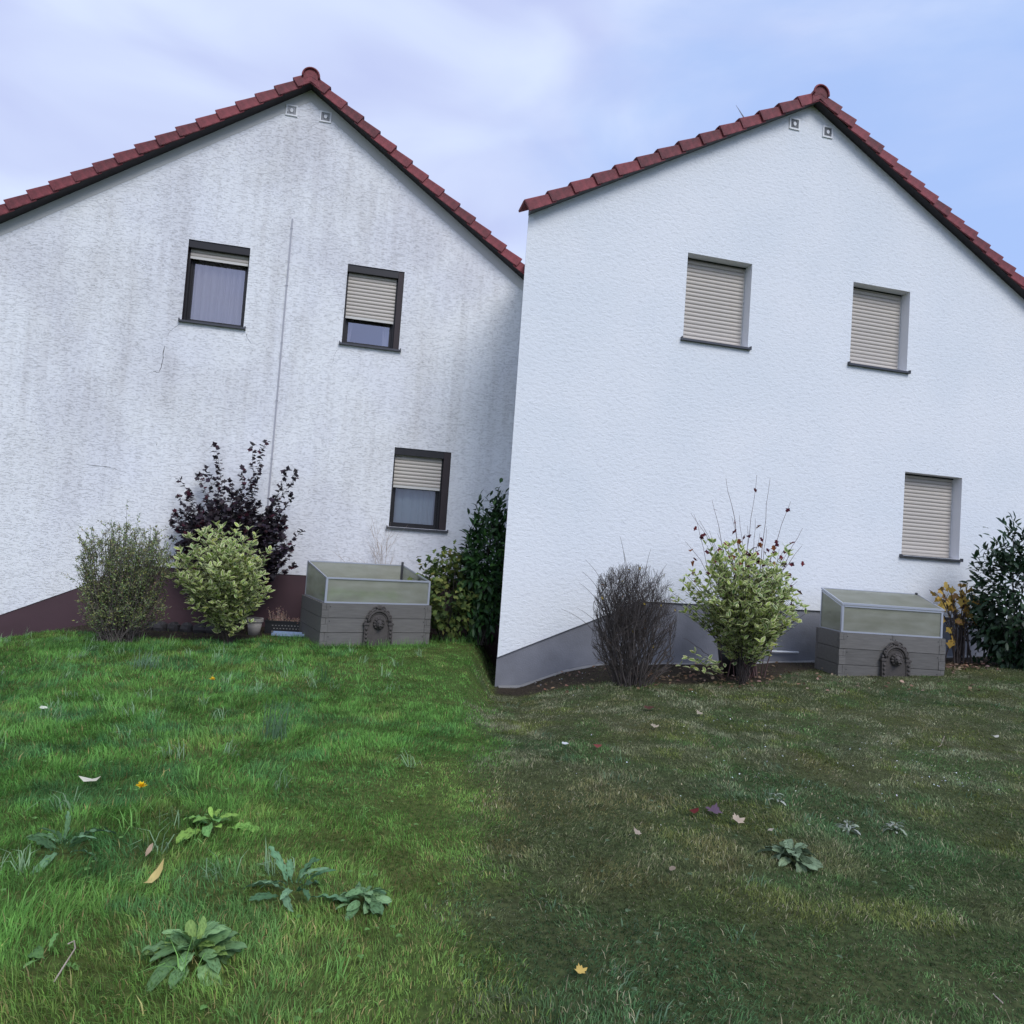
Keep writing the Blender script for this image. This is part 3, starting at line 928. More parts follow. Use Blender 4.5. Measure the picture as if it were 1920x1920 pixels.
def ellipsoid_pts(n, c, r, inner=0.0, top_only=False):
    d = unit(rng.normal(size=(n, 3)))
    rad = rng.uniform(inner, 1, n) ** (1 / 2.2)
    return np.array(c) + d * rad[:, None] * np.array(r)

def variegated(base, label, low_branch, crown_c, crown_r, group):
    root = shrub_root('variegated_shrub', base, label, 'shrub', group)
    # sprigs: short shoots with opposite leaves, ending in an upright rosette
    n = 330
    d = unit(rng.normal(size=(n, 3)) + np.array([0, -.35, .10]))
    rad = rng.uniform(.45, 1.0, n) ** .42
    lump = .74 + .56 * vnoise(np.arctan2(d[:, 1], d[:, 0]) * 2, d[:, 2] * 3, 1.0, 3.3)
    tips = np.array(crown_c) + d * (rad * lump)[:, None] * np.array(crown_r)
    # spires on top
    k = 20
    sp = np.array(crown_c) + np.c_[rng.uniform(-.75, .75, k) * crown_r[0], rng.uniform(-.5, .4, k) * crown_r[1], rng.uniform(.75, 1.22, k) * crown_r[2]]
    sp[:, 2] -= .25 * (np.abs(sp[:, 0] - crown_c[0]) / crown_r[0]) ** 2 * crown_r[2]
    tips = np.r_[tips, sp]
    if low_branch is not None: tips = np.r_[tips, np.array(low_branch)]
    tips = tips[tips[:, 2] > .12]
    trunk_top = np.array([0.0, 0.05, .26])
    m, paths = stems_to(base, tips, .03, 9, .007, .0016, .35, full=22)
    m.tube([(.0, 0, -.05), (.02, .02, .12), trunk_top], [.032, .028, .022], 7)
    m.build('stems', M['bark_dark'], root, True)
    P, AX, NR, L = [], [], [], []
    for p in paths:
        ln = np.linalg.norm(p[-1] - p[0])
        fr = np.linspace(.62 if ln > .4 else .5, 1.0, 7)
        for j, f in enumerate(fr):
            q = p[min(int(f * 8), 8)] + rng.normal(0, .008, 3)
            tg = unit(p[min(int(f * 8) + 1, 8)] - p[max(int(f * 8) - 1, 0)])
            az0 = rng.uniform(0, 6.28)
            nl = 3 if j == 6 else 2
            for i in range(nl):
                az = az0 + i * 2 * math.pi / nl
                sd = np.array([math.cos(az), math.sin(az), 0])
                ax = unit(sd * .85 + tg * (.75 if j == 6 else .4) + np.array([0, 0, .25]) + rng.normal(0, .18, 3))
                P.append(q); AX.append(ax); NR.append(unit(np.array([0, -.25, 1.0]) + rng.normal(0, .35, 3))); L.append(rng.uniform(.060, .098))
    P, AX, NR, L = map(np.array, (P, AX, NR, L))
    C = mixcol([(.20, .31, .06), (.28, .40, .09), (.34, .42, .06), (.13, .23, .06)], [3, 3, 2, 2], len(P), .10)
    W = L * rng.uniform(.40, .52, len(L))
    f, b = pick_front(P, 300)
    leaf_objects('leaf', T_OVAL, P[f], AX[f], NR[f], L[f], W[f], C[f], M['leaf_var'], root)
    me = leaf_mesh('foliage', T_OVAL, P[b], AX[b], NR[b], L[b], W[b], C[b], M['leaf_var'])
    tag(mesh_obj('foliage', me, root), kind='stuff')
    return root

def dense_shrub(name, base, label, crown_c, crown_r, n, Lr, asp, cols, wts, mat, tmpl, droop=.3, nobj=300, stems=24, group=None, clump=70, cat='shrub'):
    root = shrub_root(name, base, label, cat, group)
    d = unit(rng.normal(size=(clump, 3)))
    rad = rng.uniform(.45, 1.0, clump) ** .5
    lump = .80 + .4 * vnoise(np.arctan2(d[:, 1], d[:, 0]) * 2, d[:, 2] * 3, 1.0, rng.uniform(0, 9))
    tips = np.array(crown_c) + d * (rad * lump)[:, None] * np.array(crown_r)
    tips = tips[tips[:, 2] > .10]
    m, paths = stems_to(base, tips[:stems], .05, 8, .012, .003, .2)
    m.build('stems', M['bark_dark'], root, True)
    ci = rng.integers(0, len(tips), n)
    out = unit(tips - np.array(crown_c))
    P = tips[ci] + rng.normal(0, 1, (n, 3)) * np.array(crown_r) * .15
    P[:, 2] = np.maximum(P[:, 2], .05)
    AX = unit(out[ci] * .9 + rng.normal(0, .55, (n, 3)) + np.array([0, -.1, -droop + .25]))
    NR = unit(out[ci] * .6 + np.array([0, -.2, .9]) + rng.normal(0, .4, (n, 3)))
    L = rng.uniform(*Lr, n); W = L * asp * rng.uniform(.85, 1.15, n)
    C = mixcol(cols, wts, n, .12)
    f, b = pick_front(P, min(nobj, n))
    leaf_objects('leaf', tmpl, P[f], AX[f], NR[f], L[f], W[f], C[f], mat, root)
    if len(b):
        me = leaf_mesh('foliage', tmpl, P[b], AX[b], NR[b], L[b], W[b], C[b], mat)
        tag(mesh_obj('foliage', me, root), kind='stuff')
    return root

def rel(base, px, py, dy=0.0):
    """offset from a plant's base to a pixel, at the base's distance plus dy"""
    return at_y(px, py, base[1] + dy) - base

# ---- left plot: fine leaved bush
def twig_bush(base, label, leafy):
    root = shrub_root('twiggy_bush', base, label, 'bush')
    n = 300 if leafy else 235
    # flat topped vase of upright twigs
    an = rng.uniform(0, 2 * math.pi, n); rr = rng.uniform(.05, 1, n) ** .5
    W_, D_, HT = (.50, .42, 1.36) if leafy else (.475, .40, 1.38)
    tx = np.cos(an) * rr * W_; ty = np.sin(an) * rr * D_
    tz = HT * (1 - .24 * rr ** 2.5) * rng.uniform(.86, 1.0, n)
    k = int(n * .40)
    tz[:k] *= rng.uniform(.30, .92, k)
    tips = np.c_[tx, ty, tz]
    m, paths = stems_to(base, tips, .10 if leafy else .14, 9, .0062 if not leafy else .0050, .0015, .05, out=.80)
    # side twigs
    sub = []
    for p in paths:
        for _ in range(4 if leafy else 9):
            i = rng.integers(3, 9)
            q = p[i]; d = unit(unit(p[min(i + 1, 8)] - p[i - 1]) + rng.normal(0, .55, 3) + np.array([0, 0, .30]))
            ln = rng.uniform(.08, .22)
            e = q + d * ln
            if e[2] > HT * 1.02: e[2] = HT * rng.uniform(.97, 1.03)
            s = bez(q, q + d * ln * .5 + rng.normal(0, .012, 3), e, 4)
            m.tube(s, [.0030, .0024, .0018, .0010], 3, cap=False); sub.append(s)
    if not leafy:                                       # rebuild as forking branches inside a domed envelope
        m = MB(); sub = []; paths = []
        def inside(q): return (q[0] / .47) ** 2 + (q[1] / .42) ** 2 + (max(q[2] - .70, 0) / .66) ** 5 < 1.0
        def fork(p, d, ln, r, dep):
            pts = [p]
            for k in range(4):
                d = unit(d + rng.normal(0, .16, 3) + np.array([0, 0, .05]))
                q = pts[-1] + d * ln / 4
                if not inside(q): break
                pts.append(q)
            if len(pts) < 2: return
            m.tube(pts, np.linspace(r, max(r * .62, .0012), len(pts)), 4 if dep > 2 else 3, cap=False)
            sub.append(np.array(pts))
            if dep == 0 or len(pts) < 3: return
            for k in range(3 if dep > 1 else 4):
                f = pts[-1] if k == 0 else pts[rng.integers(1, len(pts))]
                ax = unit(rng.normal(size=3)); nd = unit(d + np.cross(ax, d) * rng.uniform(.35, .75))
                fork(f, nd, ln * rng.uniform(.55, .85), r * (.72 if k == 0 else .58), dep - 1)
        for k in range(70):
            a_ = rng.uniform(0, 6.28); rr_ = rng.uniform(0, 1) ** .5
            b_ = np.array([math.cos(a_) * rr_ * .20, math.sin(a_) * rr_ * .18, -.03])
            d_ = unit(np.array([math.cos(a_) * rr_ * .42, math.sin(a_) * rr_ * .36, 1.0]) + rng.normal(0, .05, 3))
            fork(b_, d_, rng.uniform(.38, .66), rng.uniform(.006, .010), 4)
    # stray long shoots
    for px, py in ([(238, 937), (147, 985), (262, 962), (107, 1070), (205, 975), (172, 990), (290, 1003), (312, 1050)] if leafy else
                   [(1162, 1004), (1220, 1030), (1170, 1036), (1098, 1050), (1053, 1142), (1250, 1058), (1268, 1112), (1092, 1072), (1082, 1140), (1085, 1092), (1275, 1120)]):
        e = rel(base, px, py)
        st = np.array([e[0] * .55, 0, min(e[2] * .72, 1.2)])
        s = bez(st, st + (e - st) * np.array([.35, .5, .65]), e, 7)
        m.tube(s, np.linspace(.0035, .0012, 7), 4, cap=False); sub.append(s); sub.append(s)
    m.build('twigs', M['bark'] if leafy else M['bark_grey'], root)
    P, AX = [], []
    if leafy:
        for s in sub + paths:
            cnt = 16 if len(s) < 8 else 26
            for _ in range(cnt):
                i = rng.integers(1, len(s)); f = rng.random()
                q = s[i - 1] * (1 - f) + s[i] * f
                if len(s) > 7 and q[2] < .15: continue
                P.append(q + rng.normal(0, .008, 3)); AX.append(unit(unit(s[i] - s[i - 1]) * .7 + rng.normal(0, .6, 3)))
        P, AX = np.array(P), np.array(AX); N = len(P)
        NR = unit(rng.normal(0, .6, (N, 3)) + np.array([0, -.3, .8])); L = rng.uniform(.020, .040, N)
        C = mixcol([(.22, .27, .11), (.31, .34, .11), (.15, .21, .09), (.34, .34, .18), (.21, .18, .13)], [4, 3, 4, 1, 2], N, .15)
        me = leaf_mesh('foliage', T_SLIM, P, AX, NR, L, L * .36, C, M['leaf'])
        tag(mesh_obj('foliage', me, root), kind='stuff')
    else:
        for s in sub:
            if rng.random() < .008: P.append(s[-1])
        P = np.array(P); N = len(P)
        C = mixcol([(.30, .22, .05), (.22, .06, .05), (.14, .16, .05)], [3, 2, 1], N)
        leaf_objects('leaf', T_OVAL, P, unit(rng.normal(size=(N, 3)) + [0, 0, -.4]), unit(rng.normal(size=(N, 3)) + [0, -.6, .5]),
                     rng.uniform(.03, .05, N), rng.uniform(.015, .025, N), C, M['dry_leaf'], root)
    return root
twig_bush(ground(222, 1203), 'airy grey green bush of fine twigs and tiny leaves before the maroon plinth', True)
twig_bush(ground(1182, 1283), 'leafless dark twiggy bush against the grey plinth', False)

# ---- ninebarks
def ninebark(base, label, tips_px, leafy):
    root = shrub_root('purple_ninebark', base, label, 'shrub')
    tips = [rel(base, px, py, dy) for px, py, dy in tips_px]
    if leafy:
        c = rel(base, 432, 1010)
        ex = ellipsoid_pts(200, c, (.84, .42, .66), .3)
        ex = ex[(ex[:, 2] > .3)]
        tips = np.r_[np.array(tips), ex]
    else:
        c = rel(base, 1400, 1085)
        ex = ellipsoid_pts(48, c, (.52, .35, .40), .3); ex = ex[ex[:, 2] > .35]
        tips = np.r_[np.array(tips), ex]
    m, paths = stems_to(base, tips, .09, 12, .008, .0016, .30)
    m.build('stems', M['twig_red'] if not leafy else M['bark_dark'], root)
    P, AX = [], []
    for pi, p in enumerate(paths):
        ln = np.linalg.norm(np.diff(p, axis=0), axis=1).sum()
        if leafy:
            lo = .38 if pi < len(tips_px) else .35
            f = lo
            while f < 1.0:
                i = min(int(f * 11), 10); q = p[i] + (p[i + 1] - p[i]) * (f * 11 - i)
                tg = unit(p[i + 1] - p[i])
                for _ in range(2 if pi < len(tips_px) else 3):
                    az = rng.uniform(0, 6.28)
                    P.append(q); AX.append(unit(np.array([math.cos(az), math.sin(az), -.25]) + tg * .5 + rng.normal(0, .2, 3)))
                f += .046 / ln
            for _ in range(3): P.append(p[-1]); AX.append(unit(rng.normal(0, .6, 3) + [0, 0, .5]))
        else:
            if rng.random() < .62:
                for _ in range(rng.integers(1, 4)):
                    f = rng.uniform(.55, 1.0); i = min(int(f * 11), 10)
                    P.append(p[i] + rng.normal(0, .01, 3)); AX.append(unit(rng.normal(0, .6, 3) + [0, -.2, -.5]))
    if not leafy:
        for px, py in ((1300, 1045), (1302, 1052), (1299, 1068), (1310, 1090), (1377, 975), (1381, 992), (1385, 1010), (1400, 1032), (1455, 1012), (1450, 1022),
                       (1460, 1020), (1437, 1028), (1475, 1055), (1480, 1098), (1494, 1107), (1482, 1132), (1338, 955), (1305, 986), (1402, 1040), (1395, 1035), (1390, 1042), (1380, 1048), (1410, 1030)):
            P.append(rel(base, px, py, -.05)); AX.append(unit(rng.normal(0, .5, 3) + [0, -.2, -.5]))
        for _ in range(85):
            P.append(rel(base, rng.normal(1400, 42), rng.normal(1050, 22), rng.normal(0, .12))); AX.append(unit(rng.normal(0, .5, 3) + [0, -.2, -.5]))
    P, AX = np.array(P), np.array(AX); N = len(P)
    NR = unit(rng.normal(0, .5, (N, 3)) + np.array([0, -.4, .7]))
    L = rng.uniform(.050, .088, N) if leafy else rng.uniform(.060, .095, N)
    if leafy:
        C = mixcol([(.040, .030, .040), (.060, .046, .056), (.075, .022, .034), (.030, .024, .030)], [4, 3, 1, 3], N, .15)
        f, b = pick_front(P, 300)
        leaf_objects('leaf', T_LOBE, P[f], AX[f], NR[f], L[f], L[f] * .95, C[f], M['leaf'], root)
        me = leaf_mesh('foliage', T_LOBE, P[b], AX[b], NR[b], L[b], L[b] * .95, C[b], M['leaf'])
        tag(mesh_obj('foliage', me, root), kind='stuff')
    else:
        C = mixcol([(.10, .018, .025), (.16, .025, .03), (.06, .014, .022), (.30, .13, .03)], [4, 3, 3, 1], N, .12)
        leaf_objects('leaf', T_LOBE, P, AX, NR, L, L * .9, C, M['dry_leaf'], root)
b1 = ground(437, 1183)
ninebark(b1, 'tall dark purple leaved ninebark rising beside the cable conduit',
         [(404, 838, .1), (474, 836, .05), (497, 831, .0), (538, 882, .05), (556, 888, 0), (549, 930, -.05), (566, 996, 0), (338, 900, 0), (372, 893, .1), (384, 878, .1),
          (330, 960, 0), (320, 1008, 0), (326, 1045, -.1), (338, 1065, -.1), (345, 985, 0), (334, 932, 0), (352, 960, -.1), (340, 1020, -.15), (360, 1000, -.1), (372, 950, -.1), (520, 960, -.1), (530, 1000, -.1), (500, 985, -.15), (545, 1035, 0), (548, 1062, 0), (430, 905, 0), (455, 880, .1), (515, 930, .1), (352, 930, -.1), (470, 900, -.1), (405, 900, -.1)], True)
b2 = ground(1395, 1268)
ninebark(b2, 'nearly bare reddish stemmed ninebark with a few dark red leaves',
         [(1361, 897, 0), (1419, 891, .05), (1444, 896, 0), (1483, 940, 0), (1505, 990, 0), (1335, 938, 0), (1301, 964, .05), (1295, 962, 0), (1311, 975, .1), (1285, 1015, 0),
          (1372, 968, 0), (1386, 966, .1), (1416, 972, 0), (1437, 990, .1), (1504, 1023, 0), (1330, 995, -.1), (1401, 985, .1), (1461, 1030, 0), (1286, 1075, 0), (1495, 1090, 0), (1280, 1196, -.1),
          (1497, 1120, 0), (1345, 1000, 0), (1358, 1010, .1), (1425, 1000, -.1)], False)

# ---- variegated evergreens
v1 = ground(428, 1207)
variegated(v1, 'rounded yellow green variegated shrub in front of the purple ninebark',
           [rel(v1, 432, 1172, -.1), rel(v1, 450, 1180, -.1), rel(v1, 470, 1165, -.1), rel(v1, 455, 1150, -.1), rel(v1, 480, 1140, -.1)],
           rel(v1, 417, 1078), (.62, .52, .50), 'variegated evergreen shrubs')
v2 = ground(1391, 1283)
variegated(v2, 'rounded variegated shrub before the black tub, one branch trailing to the ground',
           [rel(v2, 1262, 1262, -.15), rel(v2, 1275, 1250, -.15), rel(v2, 1290, 1235, -.1), rel(v2, 1305, 1225, -.1), rel(v2, 1312, 1245, -.15), rel(v2, 1440, 1230, 0), rel(v2, 1452, 1215, 0),
            rel(v2, 1500, 1138, 0), rel(v2, 1488, 1090, 0), rel(v2, 1480, 1175, 0)],
           rel(v2, 1398, 1124), (.68, .52, .55), 'variegated evergreen shrubs')

# ---- other shrubs
b = at_y(840, 1190, 9.88); b[2] = float(zg(b[0], b[1]))
dense_shrub('broadleaf_shrub', b, 'low olive green broadleaf shrub between the open cold frame and the laurel',
            rel(b, 836, 1110), (.43, .34, .52), 1500, (.060, .098), .9, [(.12, .17, .045), (.18, .22, .06), (.07, .115, .035), (.22, .21, .06)], [4, 2, 4, 1], M['leaf'], T_LOBE, .5)
b = np.array([-.30, 9.95, float(zg(-.36, 9.95))])
dense_shrub('cherry_laurel', b, 'tall dark glossy cherry laurel at the corner of the painted house',
            np.array([.0, .05, 1.0]), (.30, .40, .92), 2600, (.095, .145), .36, [(.022, .060, .018), (.035, .090, .022), (.055, .125, .028), (.016, .042, .016)], [4, 4, 1.5, 3], M['leaf_gloss'], T_OVAL, .35, clump=110)
b = np.array([6.90, 9.75, float(zg(6.90, 9.75))])
dense_shrub('cherry_laurel', b, 'tall dark glossy cherry laurel beside the yellow leaved shrub',
            np.array([.03, 0, .87]), (.47, .45, .88), 3600, (.09, .135), .38, [(.018, .044, .020), (.028, .062, .026), (.014, .034, .016)], [4, 3, 3], M['leaf_gloss'], T_OVAL, .35, clump=120)

# yellow leaved shrub
b = ground(1796, 1243)
root = shrub_root('yellow_leaved_shrub', b, 'bare stemmed shrub with a few curled yellow leaves behind the closed cold frame')
tp = [(1742, 1106), (1752, 1110), (1765, 1100), (1778, 1096), (1790, 1112), (1782, 1130), (1800, 1092), (1812, 1098), (1822, 1110), (1828, 1130), (1835, 1150), (1815, 1140), (1800, 1120),
      (1770, 1125), (1845, 1120), (1750, 1130), (1795, 1150), (1780, 1105), (1808, 1112), (1760, 1140), (1785, 1190), (1810, 1165)]
tips = np.array([rel(b, px, py, rng.uniform(-.15, .2)) for px, py in tp])
m, paths = stems_to(b, tips, .10, 9, .014, .004, .45, 5)
for p in paths:
    for _ in range(3):
        i = rng.integers(4, 8); d = unit(rng.normal(0, .6, 3) + [0, 0, .8])
        m.tube(bez(p[i], p[i] + d * .06, p[i] + d * rng.uniform(.08, .16), 4), [.005, .004, .003, .002], 4, cap=False)
m.build('stems', M['bark_dark'], root, True)
P = np.array([p[-1 - rng.integers(0, 3)] + rng.normal(0, .025, 3) for p in paths for _ in range(4)])
N = len(P)
L = rng.uniform(.085, .14, N)
leaf_objects('leaf', T_LOBE, P, unit(rng.normal(0, .5, (N, 3)) + [0, -.2, -.55]), unit(rng.normal(0, .5, (N, 3)) + [0, -.8, .2]), L, L * .85,
             mixcol([(.50, .33, .07), (.42, .25, .06), (.30, .17, .07), (.55, .40, .12)], [4, 3, 2, 2], N, .08), M['dry_leaf'], root)

# dry flower stalk by the wall
b = np.array([-1.72, 10.55, float(zg(-1.72, 10.55))])
root = shrub_root('dry_flower_stalk', b, 'pale dry branching stalk against the wall behind the open cold frame', 'plant')
m = MB()
def branch(p, d, ln, r, dep):
    e = p + d * ln
    m.tube(bez(p, p + d * ln * .5 + rng.normal(0, .01, 3), e, 4), np.linspace(r, r * .6, 4), 3, cap=False)
    if dep:
        for _ in range(3):
            branch(p + (e - p) * rng.uniform(.5, 1), unit(d + rng.normal(0, .38, 3) * np.array([1, .5, .6])), ln * rng.uniform(.45, .7), r * .6, dep - 1)
for px, py in ((718, 1010), (697, 1022), (708, 1016)):
    e = rel(b, px, py); s = np.array([rng.normal(0, .02), 0, -.02])
    branch(s, unit(e - s), np.linalg.norm(e - s) * .66, .006, 3)
m.build('stems', M['twig_pale'], root)

# ------------------------------------------------------------------ raised beds with cold frames
def raised_bed(x, y, z, yaw, w, d, h, label, group):
    root = empty('raised_bed', (x, y, z), yaw)
    tag(root, label, 'raised bed', group)
    t = .045
    hb = h / 3
    g = .006
    def grain(o, k): o['piece'] = k
    for c in range(3):
        z0, z1 = c * hb + (g if c else -.05), (c + 1) * hb
        e = .085
        # front and back boards between the corner blocks
        for yy in (0, d - t):
            m = MB(); m.box(e, w - e, yy, yy + t, z0, z1)
            m.build('board', M['board'], root)
        for xx in (0, w - t):
            m = MB(); m.box(xx, xx + t, t + .004, d - t - .004, z0, z1)
            m.build('board', M['board'], root)
        # interlocking corner blocks, each with a raised and a recessed half
        for xx in (0, w - e + .003):
            for yy in (0, d - t):
                m = MB()
                zm = z0 + (z1 - z0) * .55
                m.box(xx, xx + e - .003, yy - (.006 if yy == 0 else -.001), yy + t, z0, zm - .003)
                q = .030
                m.box(xx + (.0 if xx == 0 else q), xx + e - .003 - (q if xx == 0 else .0), yy + .002, yy + t, zm, z1)
                m.box(xx + (e - q if xx == 0 else 0), xx + (e - .001 if xx == 0 else q - .003), yy + .001, yy + t, zm, z1)
                cb = m.build('corner_block', M['board'], root)
        for xx in (.10, w - .10):
            s = MB(); n = 8
            s.poly([(xx + .007 * math.cos(2 * math.pi * i / n), -.002, z0 + (z1 - z0) * .78 + .007 * math.sin(2 * math.pi * i / n)) for i in range(n)])
            s.build('screw', M['screw'], root)
    m = MB(); m.box(w * .5 - .012, w * .5 + .012, -.005, .02, h - .055, h + .004)
    m.build('joint_clip', M['board'], root)
    for xx in (w * .5 - .03, w * .5 + .03):
        s = MB(); n = 8
        s.poly([(xx + .007 * math.cos(2 * math.pi * i / n), -.002, h - .05 + .007 * math.sin(2 * math.pi * i / n)) for i in range(n)])
        s.build('screw', M['screw'], root)
    MB().box(t, w - t, t, d - t, h - .14, h - .10).build('soil', M['soil'], root)
    return root

def cold_frame(x, y, z, yaw, w, d, hf, hb, lid, label, group):
    root = empty('cold_frame', (x, y, z), yaw)
    tag(root, label, 'cold frame', group)
    i = .028; t = .006
    x0, x1, y0, y1 = i, w - i, i, d - i
    bl = .014
    # corner posts and rails
    ps = .026
    for xx, s in ((x0, 1), (x1 - ps, 1)):
        MB().box(xx, xx + ps, y0 - .004, y0 + ps, .004, hf).build('corner_post', M['alu'], root)
        MB().box(xx, xx + ps * .7, y1 - ps * .7, y1, .004, hb).build('corner_post', M['alu'], root)
    MB().box(x0 + ps, x1 - ps, y0 - .003, y0 + .018, .003, .022).build('rail', M['alu'], root)
    MB().box(x0 + ps, x1 - ps, y0 - .008, y0 + .018, hf - .018, hf + .002).build('rail', M['alu'], root)
    MB().box(x0 + ps, x1 - ps, y1 - .014, y1, hb - .014, hb).build('rail', M['alu'], root)
    for xx in (x0, x1 - bl):
        m = MB()
        m.hexa([(xx, y0 + ps, hf - .016), (xx + bl, y0 + ps, hf - .016), (xx + bl, y1, hb - .016), (xx, y1, hb - .016),
                (xx, y0 + ps, hf + .002), (xx + bl, y0 + ps, hf + .002), (xx + bl, y1, hb + .002), (xx, y1, hb + .002)])
        m.build('rail', M['alu'], root)
        MB().box(xx, xx + bl, y0 + ps, y1 - ps * .7, .003, .016).build('rail', M['alu'], root)
        m = MB()
        a = xx + bl * .5
        m.hexa([(a, y0 + ps, .016), (a + t, y0 + ps, .016), (a + t, y1 - ps * .7, .016), (a, y1 - ps * .7, .016),
                (a, y0 + ps, hf - .016), (a + t, y0 + ps, hf - .016), (a + t, y1 - ps * .7, hb - .022), (a, y1 - ps * .7, hb - .022)])
        m.build('panel', M['panel'], root)
    MB().box(x0 + ps, x1 - ps, y0 + .006, y0 + .012, .022, hf - .018).build('panel', M['panel'], root)
    MB().box(x0 + ps * .7, x1 - ps * .7, y1 - .012, y1 - .006, .022, hb - .014).build('panel', M['panel'], root)
    if lid:
        m = MB()
        lf = lambda yy: hf + (hb - hf) * (yy - y0) / (y1 - y0)
        def slab(xa, xb, ya, yb, n0, n1, name, mat):
            q = MB()
            q.hexa([(xa, ya, lf(ya) + n0), (xb, ya, lf(ya) + n0), (xb, yb, lf(yb) + n0), (xa, yb, lf(yb) + n0),
                    (xa, ya, lf(ya) + n1), (xb, ya, lf(ya) + n1), (xb, yb, lf(yb) + n1), (xa, yb, lf(yb) + n1)])
            return q.build(name, mat, root)
        ld = slab(x0 + .01, x1 - .01, y0 - .005, y1 - .005, .020, .026, 'lid', M['panel'])
        for args in ((x0 - .006, x0 + .012, y0 - .018, y1 + .004), (x1 - .012, x1 + .006, y0 - .018, y1 + .004)):
            slab(*args, .012, .032, 'lid_rail', M['alu'])
        slab(x0 + .012, x1 - .012, y0 - .018, y0 - .004, .014, .036, 'lid_rail', M['alu'])
        slab(x0 + .012, x1 - .012, y1 - .010, y1 + .003, .014, .032, 'lid_rail', M['alu'])
        m = MB(); m.lathe([(.001, .05), (.016, .046), (.018, .03), (.012, .02)], 10, (x1 - .02, y1 - .01, hb))
        m.build('lid_knob', M['alu_dark'], root)
    else:
        MB().box(x1 - .04, x1 - .012, y1 - .035, y1 - .012, .02, hb + .045).build('hinge_bracket', M['alu_dark'], root)
    return root

def salad(x, y, z, yaw, w, d, n, L, cols, label, name='salad_plants'):
    P = np.c_[rng.uniform(.25, w - .25, n), rng.uniform(.24, d - .24, n), np.zeros(n)]
    k = 9
    pos = np.repeat(P, k, 0) + rng.normal(0, .01, (n * k, 3)); pos[:, 2] = 0
    N = n * k
    AX = unit(rng.normal(0, .5, (N, 3)) + [0, 0, .75]); NR = unit(rng.normal(0, .4, (N, 3)) + [0, -.5, .5])
    Ls = rng.uniform(L * .6, L, N)
    me = leaf_mesh(name, T_OVAL, pos, AX, NR, Ls, Ls * .5, mixcol(cols, [1] * len(cols), N), M['leaf'])
    o = mesh_obj(name, me); o.location = (x, y, z); o.rotation_euler = (0, 0, yaw)
    tag(o, label, 'plants', None, 'stuff')

BEDS = [dict(x=-2.222, y=8.811, z=-1.398 + CAM_H, yaw=R(28.38), w=1.43, d=1.127, h=.533, hf=.318, hb=.469),
        dict(x=4.145, y=8.937, z=-1.376 + CAM_H, yaw=R(4.74), w=1.384, d=.575, h=.588, hf=.337, hb=.491)]
def bed_pt(b, u, v, zz):
    c, s = math.cos(b['yaw']), math.sin(b['yaw'])
    return np.array([b['x'] + u * c - v * s, b['y'] + u * s + v * c, b['z'] + zz])
labs = [('grey brown plank raised bed under the open cold frame', 'lidless cold frame of milky panels on the raised bed by the green lawn'),
        ('grey brown plank raised bed under the closed cold frame', 'closed cold frame with sloping milky lid on the raised bed by the autumn lawn')]
for i, bd in enumerate(BEDS):
    raised_bed(bd['x'], bd['y'], bd['z'], bd['yaw'], bd['w'], bd['d'], bd['h'], labs[i][0], 'raised beds')
    p = bed_pt(bd, 0, 0, bd['h'])
    cold_frame(p[0], p[1], p[2], bd['yaw'], bd['w'], bd['d'], bd['hf'], bd['hb'], i == 1, labs[i][1], 'cold frames')
    p = bed_pt(bd, 0, 0, bd['h'] - .10)
    if i == 0: salad(p[0], p[1], p[2], bd['yaw'], bd['w'], bd['d'], 40, .26, [(.14, .34, .03), (.20, .42, .05)], 'bright green salad leaves growing inside the open cold frame')
    else: salad(p[0], p[1], p[2], bd['yaw'], bd['w'], bd['d'], 12, .22, [(.03, .06, .02), (.05, .08, .03)], 'dark leafy plants inside the closed cold frame')

